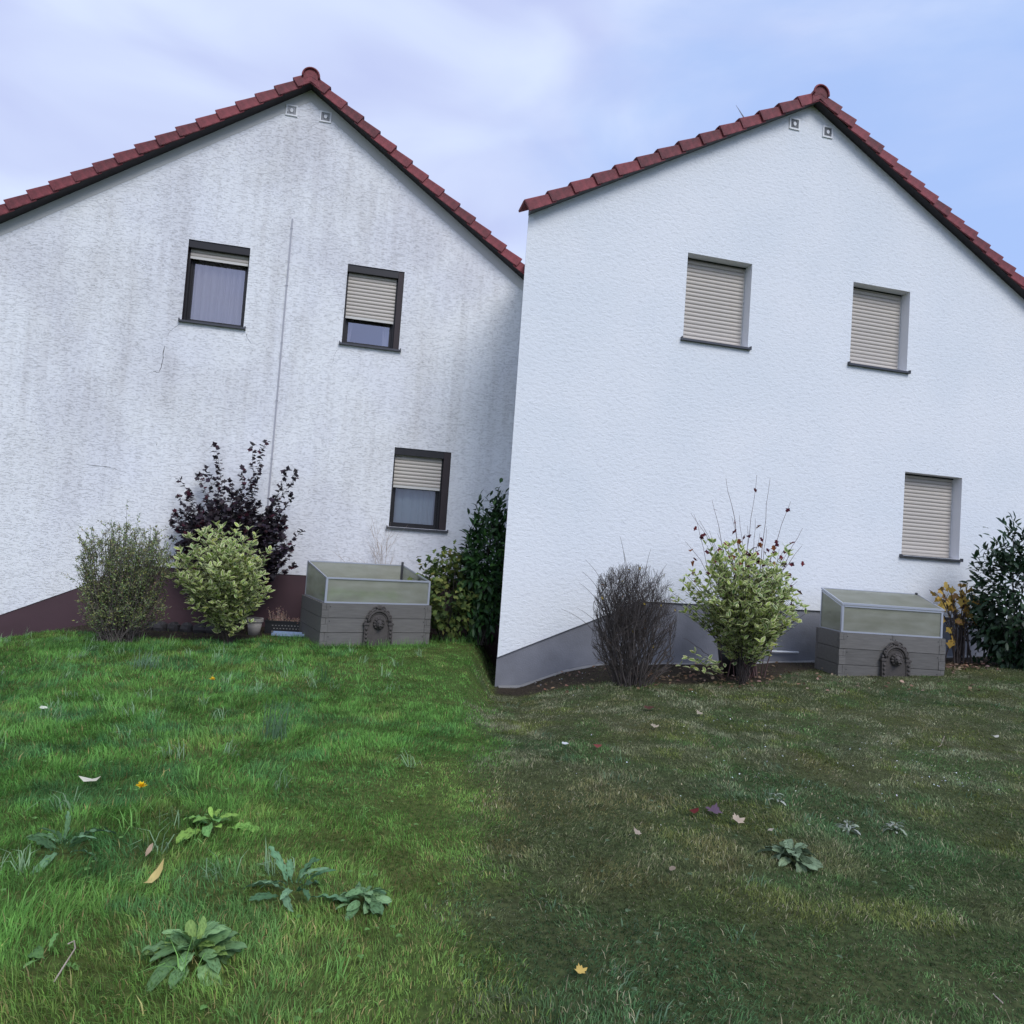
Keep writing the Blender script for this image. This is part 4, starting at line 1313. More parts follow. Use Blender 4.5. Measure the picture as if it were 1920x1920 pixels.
# cast stone fountain plaque with a lion head, leaning on each bed
def plaque(bd, uc, label):
    p = bed_pt(bd, uc, -.045, -.02)
    root = empty('fountain_plaque', tuple(p), bd['yaw'])
    root.rotation_euler = (R(-3.5), 0, bd['yaw'])
    tag(root, label, 'plaque', 'lion head plaques')
    hw, hs, n = .118, .34, 14
    def arch(r, zc, yy): return [(r * math.cos(math.pi * i / n), yy, zc + r * math.sin(math.pi * i / n)) for i in range(n + 1)]
    # back panel
    fr = [(hw + .012, -.012, .0)] + arch(hw + .012, hs, -.012) + [(-hw - .012, -.012, .0)]
    bk = [(x, .018, z) for x, _, z in fr]
    k = len(fr)
    m = MB(); m.poly(fr + bk, [tuple(range(k))[::-1], tuple(range(k, 2 * k))] + [(i, (i + 1) % k, k + (i + 1) % k, k + i) for i in range(k)])
    m.build('panel', M['stone_orn'], root)
    # moulding round the arch
    m = MB(); m.tube(arch(hw + .016, hs, -.018), .017, 7); m.tube(arch(hw - .012, hs, -.014), .007, 6)
    m.build('arch_moulding', M['stone_orn'], root, True)
    # pilasters with capital, panels, and scrolled foot
    for s in (-1, 1):
        m = MB()
        cx = s * (hw + .040)
        m.box(cx - .026, cx + .026, -.022, .016, .06, .30)
        m.box(cx - .038, cx + .038, -.034, .016, .298, .318)
        m.box(cx - .032, cx + .032, -.028, .016, .318, .328)
        m.lathe([(.001, .375), (.012, .36), (.016, .345), (.008, .334), (.020, .329)], 10, (cx + s * .008, -.008, 0))
        pl = m.build('pilaster', M['stone_orn'], root)
        for zz in (.25, .20, .15, .10):
            c = MB(); c.lathe([(.001, .02), (.012, .014), (.017, 0), (.012, -.014), (.001, -.02)], 8, (cx, -.026, zz))
            c.build('rosette', M['stone_orn'], pl, True)
        sc = MB()
        q = [(cx + s * (.004 + .034 * math.cos(t) * (1 - t / 12)), -.014, .045 + .040 * math.sin(t) * (1 - t / 12)) for t in np.linspace(1.6, 8.6, 26)]
        sc.tube(q, .0105, 6); sc.build('scroll', M['stone_orn'], pl, True)
    # crest: paired scrolls and a central shell
    cr = MB()
    for s in (-1, 1):
        for x0, z0, r0, t0 in ((.045, .500, .032, .4), (.100, .455, .028, .2), (.135, .405, .022, .0)):
            q = [(s * (x0 + r0 * math.cos(t) * (1 - t / 11)), -.020, z0 + r0 * math.sin(t) * (1 - t / 11)) for t in np.linspace(t0 - 1.2, 6.4, 20)]
            cr.tube(q, .0100, 6)
        cr.tube([(s * .02, -.018, .475), (s * .07, -.022, .490), (s * .12, -.018, .44), (s * .15, -.016, .385)], [.012, .013, .012, .008], 6)
    for k in range(5):
        a = (k - 2) * .42
        cr.tube([(0, -.016, .490), (.03 * math.sin(a), -.026, .490 + .035 * math.cos(a)), (.052 * math.sin(a), -.016, .490 + .062 * math.cos(a))], [.008, .011, .004], 6)
    cr.build('crest', M['stone_orn'], root, True)
    # lion head: skull, mane lumps, muzzle, brow, ears
    hd = MB()
    def blob(c, r, n1=10, n2=7):
        b = len(hd.v)
        for i in range(n2 + 1):
            ph = math.pi * i / n2
            for j in range(n1):
                th = 2 * math.pi * j / n1
                hd.v.append((c[0] + r[0] * math.sin(ph) * math.cos(th), c[1] + r[1] * math.sin(ph) * math.sin(th), c[2] + r[2] * math.cos(ph)))
        for i in range(n2):
            for j in range(n1):
                hd.f.append((b + i * n1 + j, b + i * n1 + (j + 1) % n1, b + (i + 1) * n1 + (j + 1) % n1, b + (i + 1) * n1 + j))
    zc = .315
    blob((0, -.040, zc), (.050, .046, .055))
    for k in range(11):
        a = 2 * math.pi * k / 11
        blob((.056 * math.cos(a), -.026, zc + .004 + .058 * math.sin(a)), (.021, .024, .021), 8, 5)
    blob((0, -.082, zc - .014), (.027, .024, .020)); blob((-.014, -.098, zc - .022), (.015, .012, .012), 8, 5); blob((.014, -.098, zc - .022), (.015, .012, .012), 8, 5)
    blob((0, -.094, zc + .000), (.011, .013, .009), 8, 5); blob((0, -.078, zc - .046), (.020, .016, .010), 8, 5)
    for s in (-1, 1):
        blob((s * .024, -.076, zc + .020), (.016, .012, .008), 8, 5); blob((s * .040, -.052, zc + .050), (.013, .010, .015), 8, 5)
    hd.build('lion_head', M['stone_orn'], root, True)
plaque(BEDS[0], .715, 'dark arched lion head plaque leaning on the bed below the open cold frame')
plaque(BEDS[1], .715, 'dark arched lion head plaque leaning on the bed below the closed cold frame')

# ------------------------------------------------------------------ pots, trough and bits by the plinth
def pot(name, base, r0, r1, h, mat, label, cat='pot', rim=.012):
    root = empty(name, tuple(base)); tag(root, label, cat)
    MB().lathe([(.001, .0), (r0, .0), (r1, h - .04), (r1 - .012, h - .04), (r0 - .01, .03), (.001, .03)], 24).build('body', mat, root, True)
    MB().lathe([(r1 - .013, h - .045), (r1 + rim, h - .045), (r1 + rim, h), (r1 - .013, h)], 24).build('rim', mat, root)
    MB().lathe([(r1 - .014, h - .06), (.001, h - .055)], 24).build('soil', M['soil'], root)
    return root
p = at_y(478, 1166, 9.55); p[2] = float(zg(p[0], p[1]))
pot('flower_pot', p, .07, .095, .22, M['beige_pot'], 'pale beige flower pot beside the variegated shrub and black trough')
p = ground(1379, 1264)
pot('plant_tub', (p[0], p[1] + .02, p[2]), .18, .235, .42, M['black_plastic'], 'black plastic plant tub behind the trailing variegated shrub', 'tub')

# black perforated trough with dried heather
p = at_y(497, 1168, 9.72); p[2] = float(zg(p[0], p[1]))
tr = empty('planter_trough', (p[0], p[1], p[2]), R(12)); tag(tr, 'black perforated trough between the flower pot and the raised bed', 'trough')
tw, td, thh = .62, .20, .17
m = MB(); m.box(0, tw, 0, .012, 0, thh).box(0, tw, td - .012, td, 0, thh).box(0, .012, .012, td - .012, 0, thh).box(tw - .012, tw, .012, td - .012, 0, thh)
m.build('body', M['black_plastic'], tr)
MB().box(-.01, tw + .01, -.01, .0, thh - .012, thh + .008).box(-.01, tw + .01, td, td + .01, thh - .012, thh + .008).build('rim', M['black_plastic'], tr)
MB().box(.012, tw - .012, .012, td - .012, 0.02, thh - .03).build('soil', M['soil'], tr)
for k in range(34):
    x = .10 + (k % 12) * .041 + (.02 if (k // 12) % 2 else 0); z = .035 + (k // 12) * .04
    if x > tw - .03: continue
    n = 7
    MB().poly([(x + .011 * math.cos(2 * math.pi * i / n), -.002, z + .006 * math.sin(2 * math.pi * i / n)) for i in range(n)]).build('slot', M['concrete'], tr)
root = shrub_root('dried_heather', bed_pt(dict(x=tr.location.x, y=tr.location.y, z=tr.location.z, yaw=R(12)), .22, .1, thh - .03), 'pinkish dried heather in the black trough', 'plant')
tips = np.c_[rng.uniform(-.2, .36, 60), rng.uniform(-.06, .06, 60), rng.uniform(.03, .20, 60)]
tips[:, 2] *= np.where(tips[:, 0] > .08, .42, 1.0)
m = MB()
pp = []
for t in tips:
    b = np.array([t[0] * .8, t[1] * .5, 0]); q = bez(b, (b + t) / 2 + rng.normal(0, .01, 3), t, 5); m.tube(q, np.linspace(.003, .001, 5), 3, cap=False); pp.append(q)
m.build('stems', M['twig_pale'], root)
P = np.array([q[rng.integers(1, 5)] for q in pp for _ in range(12)]) + rng.normal(0, .01, (720, 3)); N = len(P)
me = leaf_mesh('foliage', T_SLIM, P, unit(rng.normal(size=(N, 3)) + [0, 0, .7]), unit(rng.normal(size=(N, 3))), rng.uniform(.012, .026, N), rng.uniform(.006, .012, N),
               mixcol([(.40, .24, .19), (.48, .33, .24), (.34, .20, .17)], [2, 1, 2], N), M['dry_leaf'])
tag(mesh_obj('foliage', me, root), kind='stuff')
p = at_y(510, 1176, 9.40); p[2] = float(zg(p[0], p[1]))
tray = empty('plastic_tray', (p[0], p[1] + .02, p[2]), R(10)); tag(tray, 'flat pale blue plastic tray on the grass before the black trough', 'tray')
MB().box(0, .40, 0, .16, 0.02, .035).build('base', M['blue_plastic'], tray)
MB().box(-.006, .406, -.006, .0, .015, .055).box(-.006, .406, .16, .166, .015, .055).build('rim', M['blue_plastic'], tray)

# edging stones along the soil of the left bed
st = MB()
def rock(seed, sx, sy, sz):
    r = random.Random(seed); m = MB(); n1, n2 = 9, 6
    for i in range(n2 + 1):
        ph = math.pi * i / n2
        for j in range(n1):
            th = 2 * math.pi * j / n1; q = 1 + r.uniform(-.16, .16)
            c, s = math.cos(th), math.sin(th)
            m.v.append((sx * q * math.sin(ph) * math.copysign(abs(c) ** .6, c), sy * q * math.sin(ph) * math.copysign(abs(s) ** .6, s), sz * q * math.copysign(abs(math.cos(ph)) ** .7, math.cos(ph))))
    for i in range(n2):
        for j in range(n1):
            m.f.append((i * n1 + j, i * n1 + (j + 1) % n1, (i + 1) * n1 + (j + 1) % n1, (i + 1) * n1 + j))
    return m.mesh('edging_stone', M['stone'])
for k, (px, py) in enumerate([(300, 1182), (325, 1183), (350, 1184), (374, 1186), (398, 1187), (283, 1181)]):
    p = ground(px, py)
    o = mesh_obj('edging_stone', rock(k, .085, .06, .075), loc=(p[0], p[1], p[2] + .04), rot=(0, 0, random.uniform(-.3, .3)))
    tag(o, 'dark rough edging stone in the row between the grey green bush and variegated shrub', 'stone', 'dark edging stones')

# pale strip of concrete footing and a loose pipe at the painted wall
def foot(u0, u1):
    a = H2['yaw']; m = MB()
    n = 26
    for i in range(n):
        x0 = u0 + (u1 - u0) * i / n; x1 = u0 + (u1 - u0) * (i + 1) / n
        def gz(u): return float(zg(H2['ax'] + u * math.cos(a), H2['ay'] + u * math.sin(a) - .08))
        j0, j1 = .05 + .03 * math.sin(i * 2.1), .05 + .03 * math.sin((i + 1) * 2.1)
        m.hexa([(x0, -j0, gz(x0) - .1), (x1, -j1, gz(x1) - .1), (x1, .02, gz(x1) - .1), (x0, .02, gz(x0) - .1),
                (x0, -j0, gz(x0) + .006), (x1, -j1, gz(x1) + .006), (x1, .02, gz(x1) + .014), (x0, .02, gz(x0) + .014)])
    m.build('footing', M['concrete'], house2)
foot(-4.0, 3.2)
u, z = wall_pt(H2, 1445, 1221); u2, z2 = wall_pt(H2, 1495, 1223)
m = MB(); m.tube([(u, -.02, z), (u2, -.02, z2)], .016, 8)
po = mesh_obj('plastic_pipe', m.mesh('plastic_pipe', M['white_plastic'], True))
po.matrix_world = Matrix.Translation((H2['ax'], H2['ay'], 0)) @ Matrix.Rotation(H2['yaw'], 4, 'Z')
tag(po, 'short white plastic pipe along the grey plinth beside the raised bed', 'pipe')

# ------------------------------------------------------------------ grass
def in_bed(x, y):
    r = np.zeros(len(x), bool)
    for b in BEDS:
        c, s = math.cos(b['yaw']), math.sin(b['yaw'])
        u = (x - b['x']) * c + (y - b['y']) * s; v = -(x - b['x']) * s + (y - b['y']) * c
        r |= (u > -.02) & (u < b['w'] + .02) & (v > -.02) & (v < b['d'] + .02)
    return r
ROS = []     # rosettes: (x, y, radius) keep the grass short there
def extra(n, y0, y1, wb):
    return n, y0, y1, wb, True
def blades(x, y, L, wd, lean, colr, bend=.5):
    N = len(x)
    az = 4.5 * math.pi * fbm(x, y, 1.7, 77) + rng.normal(0, 1.0, N)          # matted: neighbours lean alike
    d = np.c_[np.cos(az), np.sin(az), np.zeros(N)]
    s = np.c_[-np.sin(az + rng.normal(0, .6, N)), np.cos(az + rng.normal(0, .6, N)), np.zeros(N)]
    b = np.c_[x, y, zg(x, y) - .004]
    up = np.array([0, 0, 1.0])
    lean = np.clip(lean, .05, 1.35)
    a1 = lean * .55; a2 = lean * (1 + bend * .7)
    m_ = b + (L * .55)[:, None] * (np.sin(a1)[:, None] * d + np.cos(a1)[:, None] * up)
    t_ = m_ + (L * .45)[:, None] * (np.sin(a2)[:, None] * d + np.cos(a2)[:, None] * up)
    w = wd[:, None] * s * .5
    V = np.stack([b - w, b + w, m_ + w * .8, m_ - w * .8, t_], 1)
    k = np.arange(N)[:, None] * 5
    F = np.concatenate([k + np.array([[0, 1, 2]]), k + np.array([[0, 2, 3]]), k + np.array([[3, 2, 4]])], 0)
    sh = np.array([.75, .75, 1.0, 1.0, 1.12])[None, :, None]
    C = np.concatenate([np.clip(colr[:, None, :] * np.where(sh < .8, 1.0, 1.0), 0, 1).repeat(1, 1) * np.ones((1, 5, 1)), np.ones((N, 5, 1))], 2)
    return V.reshape(-1, 3), F, C.reshape(-1, 4)

def sample(n, y0, y1):
    y = np.sqrt(rng.uniform((y0 + .5) ** 2, (y1 + .5) ** 2, n)) - .5
    x = rng.uniform(-1, 1, n) * (.92 * y + .9)
    return x, y
def lerp(a, b, t): return a * (1 - t) + b * t
def grass():
    parts_l, parts_r = [], []
    for n, y0, y1, wb, more in ((140000, 1.4, 4.0, .0034, False), (150000, 4.0, 6.3, .0045, False), (165000, 6.3, 10.4, .0060, False),
                                 extra(110000, 1.4, 4.2, .0032), extra(110000, 4.2, 9.0, .0048)):
        x, y = sample(n, y0, y1)
        sw = soil_w(x, y); rw = right_w(x, y)
        keep = (wall_dist(x, y) > .04) & ~in_bed(x, y)
        keep &= rng.random(n) > sw * np.where(rw > .5, .80, .90)
        bare = np.where(rw > .5, sstep(.62, .74, fbm(x, y, 2.3, 21)), sstep(.66, .76, fbm(x, y, 2.0, 31)))
        keep &= rng.random(n) > bare * .45
        if more: keep &= rng.random(n) < .9
        for (rx, ry, rr) in ROS:
            keep &= ~(((x - rx) ** 2 + (y - ry) ** 2 < (rr * .62) ** 2) & (rng.random(n) < .72))
        x, y, sw, rw = x[keep], y[keep], sw[keep], rw[keep]
        N = len(x)
        R_ = rng.random(N) < rw
        n1 = fbm(x, y, .75, 1); n2 = fbm(x, y, 1.9, 14); n3 = fbm(x, y, 4.2, 23)
        # left plot: long and lush towards the far left, shorter and yellower on the near right
        lush = np.clip(sstep(-.2, -2.2, x + .35 * (y - 5) * .3) * .75 + (n1 - .45) * 1.2, 0, 1)
        Ll = lerp(.022, .060, lush) * rng.uniform(.55, 1.3, N)
        yel = np.clip(sstep(4.6, 2.4, y) * sstep(-1.9, -.5, x) * .75 + sstep(.52, .68, n2) * .55, 0, 1)
        cA = np.array([.130, .285, .062]); cB = np.array([.220, .300, .072]); cC = np.array([.088, .225, .085]); cD = np.array([.340, .285, .120])
        cl = lerp(cA, cB, (yel * rng.uniform(.4, 1.1, N)).clip(0, 1)[:, None])
        cl = lerp(cl, cC, (sstep(.48, .66, n3) * .8 * lush)[:, None])
        dry = rng.random(N) < (.03 + .12 * yel)
        cl[dry] = cD * rng.uniform(.7, 1.15, (dry.sum(), 1))
        # right plot: short, dull, mossy with straw
        Lr = lerp(.022, .034, n1) * rng.uniform(.55, 1.35, N)
        cE = np.array([.118, .205, .072]); cF = np.array([.158, .190, .056]); cG = np.array([.088, .172, .070]); cH = np.array([.300, .280, .170])
        cr = lerp(cE, cF, sstep(.42, .58, n2)[:, None]); cr = lerp(cr, cG, sstep(.46, .60, n1)[:, None] * .9)
        cr = lerp(cr, np.array([.215, .175, .095]), (sstep(.54, .66, fbm(x, y, 1.1, 51)) * .5)[:, None])
        yp = ground(1445, 1316); cr = lerp(cr, np.array([.34, .36, .07]), np.exp(-((x - yp[0]) / .42) ** 2 - ((y - yp[1]) / .30) ** 2)[:, None] * .8)
        cr = lerp(cr, np.array([.300, .300, .195]), (sstep(.44, .62, n3) * sstep(3.6, 6.4, y) * .75)[:, None])
        dry = rng.random(N) < .10
        cr[dry] = cH * rng.uniform(.8, 1.6, (dry.sum(), 1))
        cr *= .92
        soilc = np.array([.075, .080, .030])
        c = np.where(R_[:, None], cr, cl)
        c = lerp(c, soilc, (sw * .75)[:, None])
        c = c * rng.uniform(.58, 1.45, (N, 1)) * rng.uniform(.92, 1.08, (N, 3))
        tuf = fbm(x, y, 5.5, 61)
        c = c * lerp(.68, 1.34, sstep(.30, .68, .4 * tuf + .6 * fbm(x, y, 13, 67)))[:, None]
        L = np.where(R_, Lr, Ll) * lerp(1, .6, sw) * lerp(.78, 1.22, sstep(.35, .65, tuf))
        wd = wb * rng.uniform(.6, 1.25, N) * np.where(R_, 1.05, 1.0)
        lean = np.abs(rng.normal(.80, .36, N)) + np.where(R_, .22, .0)
        for lst, msk in ((parts_l, ~R_), (parts_r, R_)):
            lst.append(blades(x[msk], y[msk], L[msk], wd[msk], lean[msk], c[msk]))
    # coarse tufts on the left lawn
    cx, cy = sample(600, 2.2, 8.6)
    k = (right_w(cx, cy) < .05) & (soil_w(cx, cy) < .2) & (rng.random(600) < sstep(-.3, -2.0, cx) * .9 + .10) & ~in_bed(cx, cy)
    cx, cy = cx[k], cy[k]
    m = 13
    x = np.repeat(cx, m) + rng.normal(0, .028, len(cx) * m); y = np.repeat(cy, m) + rng.normal(0, .028, len(cx) * m)
    N = len(x)
    base = np.repeat(np.where(rng.random((len(cx), 1)) < .45, [[.27, .40, .22]], [[.20, .40, .10]]), m, 0)
    parts_l.append(blades(x, y, rng.uniform(.08, .18, N), rng.uniform(.0036, .0062, N), np.abs(rng.normal(.85, .38, N)), base * rng.uniform(.75, 1.35, (N, 1)), .9))
    # tufts round the foot of the first raised bed and the shrubs
    px = np.concatenate([np.linspace(560, 815, 60), np.linspace(60, 330, 70), np.linspace(815, 940, 30)])
    py = np.concatenate([np.interp(np.linspace(560, 815, 60), [560, 603, 815], [1200, 1217, 1212]), np.full(70, 1216), np.full(30, 1204)])
    g = np.array([ground(a, b)[:2] for a, b in zip(px, py)])
    x = np.repeat(g[:, 0], 9) + rng.normal(0, .05, len(g) * 9); y = np.repeat(g[:, 1], 9) - np.abs(rng.normal(0, .05, len(g) * 9))
    ok = ~in_bed(x, y); x, y = x[ok], y[ok]; N = len(x)
    parts_l.append(blades(x, y, rng.uniform(.05, .15, N), rng.uniform(.004, .007, N), np.abs(rng.normal(.6, .35, N)), np.array([.15, .31, .08]) * rng.uniform(.6, 1.3, (N, 1)), .8))
    # straw wisps on the right lawn
    x, y = sample(3600, 2.0, 9.0)
    k = (right_w(x, y) > .95) & (soil_w(x, y) < .3) & ~in_bed(x, y); x, y = x[k], y[k]; N = len(x)
    parts_r.append(blades(x, y, rng.uniform(.04, .085, N), rng.uniform(.002, .0036, N), rng.uniform(.8, 1.35, N), np.array([.34, .30, .19]) * rng.uniform(.5, 1.3, (N, 1)), .3))
    # bluish coarse tufts on the right lawn
    cx, cy = sample(260, 2.2, 8.0)
    k = (right_w(cx, cy) > .95) & (fbm(cx, cy, .75, 1) > .47) & ~in_bed(cx, cy) & (soil_w(cx, cy) < .2); cx, cy = cx[k], cy[k]
    x = np.repeat(cx, 14) + rng.normal(0, .035, len(cx) * 14); y = np.repeat(cy, 14) + rng.normal(0, .035, len(cx) * 14); N = len(x)
    parts_r.append(blades(x, y, rng.uniform(.04, .085, N), rng.uniform(.003, .0052, N), np.abs(rng.normal(.85, .3, N)), np.array([.150, .240, .140]) * rng.uniform(.6, 1.4, (N, 1)), .7))
    for name, parts, label in (('lush_grass', parts_l, 'lush bright green grass in front of the stained house'), ('autumn_grass', parts_r, 'short dull olive autumn grass in front of the painted house')):
        V, F, C, o = [], [], [], 0
        for v, f, c in parts:
            V.append(v); F.append(f + o); C.append(c); o += len(v)
        me = np_mesh(name, np.concatenate(V), np.concatenate(F), M['grass'], np.concatenate(C))
        tag(mesh_obj(name, me), label, 'grass', None, 'stuff')

# ------------------------------------------------------------------ weeds in the lawn
def strap_mesh(name, n, wave, tooth, colr, mat, curl):
    """broad leaf along +x, unit length, unit half-width .5"""
    V, C = [], []
    for i in range(n + 1):
        t = i / n
        w = .5 * max(.10, math.sin(math.pi * min(max((t - .10) / .90, 0) ** 1.25, 1)) ** .42) if i < n else .06
        if tooth: w *= 1 - tooth * (.5 + .5 * math.sin(i * 2.4))
        z = curl * (t - .0) * t * -1 + .30 * t
        for s in (-1, 0, 1):
            V.append((t, s * w, z + (.10 * abs(s) * w + wave * math.sin(i * 1.7 + s)) * (1 if s else 0)))
            C.append((*(np.array(colr) * (1.22 if s == 0 else 1.0)), 1))
    F = []
    for i in range(n):
        for s in range(2):
            a = i * 3 + s
            F.append((a, a + 3, a + 4, a + 1))
    return np_mesh(name, V, F, mat, np.array(C), True)
def rosette(px, py, n, L, wr, cols, label, tooth=0.0, up=.35, name='broadleaf_weed', group=None, rad=None):
    p = ground(px, py)
    root = empty(name, (p[0], p[1], p[2]))
    tag(root, label, 'weed', group)
    ROS.append((p[0], p[1], L if rad is None else rad))
    mes = [strap_mesh('leaf', 13, rng.uniform(.01, .05), tooth * rng.uniform(.6, 1.2), np.array(cols[k % len(cols)]) * rng.uniform(.70, 1.18), M['weed_leaf'], rng.uniform(.15, 1.0)) for k in range(9)]
    for i in range(n):
        az = i * 2.399 + rng.normal(0, .45)
        f = i / n
        el = up * (1.6 * f) + rng.normal(0, .10)
        l = L * (1.08 - .50 * f) * rng.uniform(.55, 1.15)
        w = l * wr * rng.uniform(.8, 1.2)
        off = L * (.55 - .5 * f) * rng.uniform(.2, 1.0)
        mw = Matrix.Translation((off * math.cos(az), off * math.sin(az), .010 + .045 * f)) @ Matrix.Rotation(az, 4, 'Z') @ Matrix.Rotation(-el, 4, 'Y') @ Matrix.Rotation(rng.normal(0, .45), 4, 'X') @ Matrix.Diagonal((l, w, l, 1))
        mesh_obj('leaf', mes[i % len(mes)], root, mw=mw)
    return root, p
G1 = [(.18, .31, .13), (.22, .36, .15), (.14, .25, .10), (.25, .38, .11)]
rosette(362, 1805, 62, .135, .44, G1, 'large plantain rosette of broad oval leaves in the green lawn', up=.62, rad=.2)
rosette(548, 1680, 17, .185, .26, [(.13, .25, .13), (.17, .29, .16), (.10, .21, .10)], 'upright thistle like weed with toothed grey green leaves', tooth=.45, up=.55, name='thistle')
rosette(682, 1700, 34, .105, .42, [(.15, .27, .12), (.19, .31, .15), (.12, .22, .10)], 'flattened broadleaf weed beside the upright thistle', up=.30)
rosette(398, 1556, 15, .14, .40, [(.19, .36, .08), (.15, .31, .09), (.24, .40, .08)], 'light green broadleaf weed between the dandelion flower and plantain', up=.5)
rosette(118, 1600, 16, .19, .22, [(.15, .27, .14), (.12, .23, .10)], 'narrow leaved grey green weed in the long grass', tooth=.35, up=.60)
rosette(86, 1812, 4, .10, .45, [(.17, .32, .09), (.13, .26, .08)], 'small four leaved weed beside the bent straw', up=.5)
G2 = [(.16, .22, .135), (.20, .27, .165), (.13, .185, .105)]
rosette(1487, 1615, 48, .115, .44, G2, 'pale grey green broadleaf rosette in the autumn lawn', up=.42)
G3 = [(.30, .33, .28), (.23, .27, .20), (.36, .37, .33)]
rosette(1590, 1560, 22, .060, .28, G3, 'withered grey weed rosette nearer the broadleaf rosette', up=.2, group='withered rosettes')
rosette(1678, 1562, 22, .065, .28, G3, 'withered grey weed rosette farther from the broadleaf rosette', up=.2, group='withered rosettes')
rosette(1455, 1505, 14, .055, .28, G3, 'tiny frosted weed patch in the autumn lawn', up=.2)

def tuft(px, py, n, Lr, colr, label, spread=.03, lean=.45, wd=.006):
    p = ground(px, py); x = p[0] + rng.normal(0, spread, n); y = p[1] + rng.normal(0, spread, n)
    V, F, C = blades(x, y, rng.uniform(*Lr, n), np.full(n, wd), np.abs(rng.normal(lean, .3, n)), np.array(colr) * rng.uniform(.7, 1.3, (n, 1)), .8)
    V = V - p
    me = np_mesh('grass_tuft', V, F, M['grass'], C)
    tag(mesh_obj('grass_tuft', me, loc=tuple(p)), label, 'grass tuft')
tuft(513, 1385, 46, (.12, .36), (.11, .19, .105), 'tall bluish grass tuft alone in the green lawn', .05, .45)
tuft(607, 1278, 16, (.12, .30), (.06, .13, .05), 'spindly dark grass tuft in front of the raised bed', .04, .5)
tuft(265, 1255, 44, (.10, .26), (.15, .24, .15), 'pale bluish coarse grass tuft before the grey green bush', .07, .6)
tuft(345, 1330, 44, (.10, .24), (.12, .23, .07), 'arching light green grass tuft near the small yellow flower', .05, .8)

# grass kept short of the rosettes
grass()

# clover and small leaves among the grass
def clover():
    x, y = sample(1100, 2.0, 8.2)
    k = ~in_bed(x, y) & (soil_w(x, y) < .2) & (fbm(x, y, 1.5, 41) > .50); x, y = x[k], y[k]
    m = 3; N = len(x) * m
    P = np.c_[np.repeat(x, m), np.repeat(y, m), np.zeros(N)]; P[:, 2] = zg(P[:, 0], P[:, 1]) + np.repeat(rng.uniform(.015, .05, len(x)), m)
    az = np.repeat(rng.uniform(0, 6.28, len(x)), m) + np.tile([0, 2.09, 4.19], len(x))
    AX = np.c_[np.cos(az), np.sin(az), np.full(N, .12)]; NR = np.tile([0, -.1, 1.0], (N, 1)) + rng.normal(0, .15, (N, 3))
    L = np.repeat(rng.uniform(.007, .015, len(x)), m)
    rw = right_w(P[:, 0], P[:, 1])[:, None]
    C = (np.array([.14, .28, .07]) * (1 - rw) + np.array([.10, .15, .075]) * rw) * rng.uniform(.7, 1.3, (N, 1))
    me = leaf_mesh('clover', T_OVAL, P, AX, NR, L, L * .95, C, M['leaf'])
    tag(mesh_obj('clover', me), 'small clover leaves scattered among the grass', 'clover', None, 'stuff')
clover()

# ------------------------------------------------------------------ flowers, fallen leaves, chips
def dandelion(px, py, r, label):
    p = ground(px, py)
    root = empty('dandelion', tuple(p)); tag(root, label, 'flower')
    h = .075
    MB().tube([(0, 0, 0), (.008, 0, h * .5), (0, -.006, h)], [.003, .0028, .0026], 6).build('stalk', simple('flower_stalk', (.12, .2, .06), .6), root)
    n = 34; az = rng.uniform(0, 6.28, n); el = rng.uniform(.0, 1.3, n)
    AX = np.c_[np.cos(az) * np.cos(el), np.sin(az) * np.cos(el), np.sin(el)]
    me = leaf_mesh('petals', T_SLIM, np.tile([0, -.006, h], (n, 1)), AX, np.tile([0, 0, 1.0], (n, 1)) + rng.normal(0, .1, (n, 3)), rng.uniform(r * .7, r, n), np.full(n, r * .32),
                   np.tile([[.95, .66, .02]], (n, 1)) * rng.uniform(.85, 1.1, (n, 1)), M['leaf'])
    mesh_obj('petals', me, root)
dandelion(397, 1290, .034, 'small yellow dandelion flower nearer the house in the green lawn')
dandelion(264, 1502, .034, 'larger yellow dandelion flower before the pale curled leaf')

def flat_leaf(px, py, outline, size, colr, rz, tilt, label, name='fallen_leaf', curl=.12, group=None, lift=.03, pitch=None):
    p = ground(px, py)
    ph = rng.uniform(0, 6)
    V = [(0, 0, 0)] + [(x, y, (curl + .18) * (x * x + y * y) * (1 + .6 * math.sin(2 * math.atan2(y, x) + ph)) + .10 * math.sin(6 * x + 5 * y + ph)) for x, y in outline]
    n = len(outline)
    F = [(0, i + 1, (i + 1) % n + 1) for i in range(n)]
    c = np.array([(*(np.array(colr) * rng.uniform(.85, 1.15)), 1) for _ in V])
    me = np_mesh(name, np.array(V) * size, np.array(F), M['dry_leaf'], c)
    o = mesh_obj(name, me, loc=(p[0], p[1], p[2] + lift), rot=((tilt, rng.normal(0, .12), rz) if pitch is None else (.15, -pitch, rz)))
    tag(o, label, 'leaf', group)
def maple():
    pts = []
    for a, r in ((-90, .30), (-68, .30), (-40, .72), (-22, .52), (-4, .80), (8, .95), (24, .70), (38, .56), (62, .78), (76, .68), (90, 1.05), (104, .68), (118, .78), (142, .56), (156, .70), (172, .95), (184, .80), (202, .52), (220, .72), (248, .30)):
        pts.append((r * math.cos(R(a)), r * math.sin(R(a))))
    return pts
lance = [(-1, 0), (-.5, .22), (.1, .27), (.6, .18), (1, 0), (.6, -.16), (.1, -.24), (-.5, -.2)]
oval = [(math.cos(t) * 1.0, math.sin(t) * .6) for t in np.linspace(0, 6.28, 11)[:-1]]
flat_leaf(287, 1668, lance, .064, (.56, .44, .17), R(80), R(20), 'long yellow fallen leaf lying above the plantain', lift=.045, pitch=R(22), curl=.22)
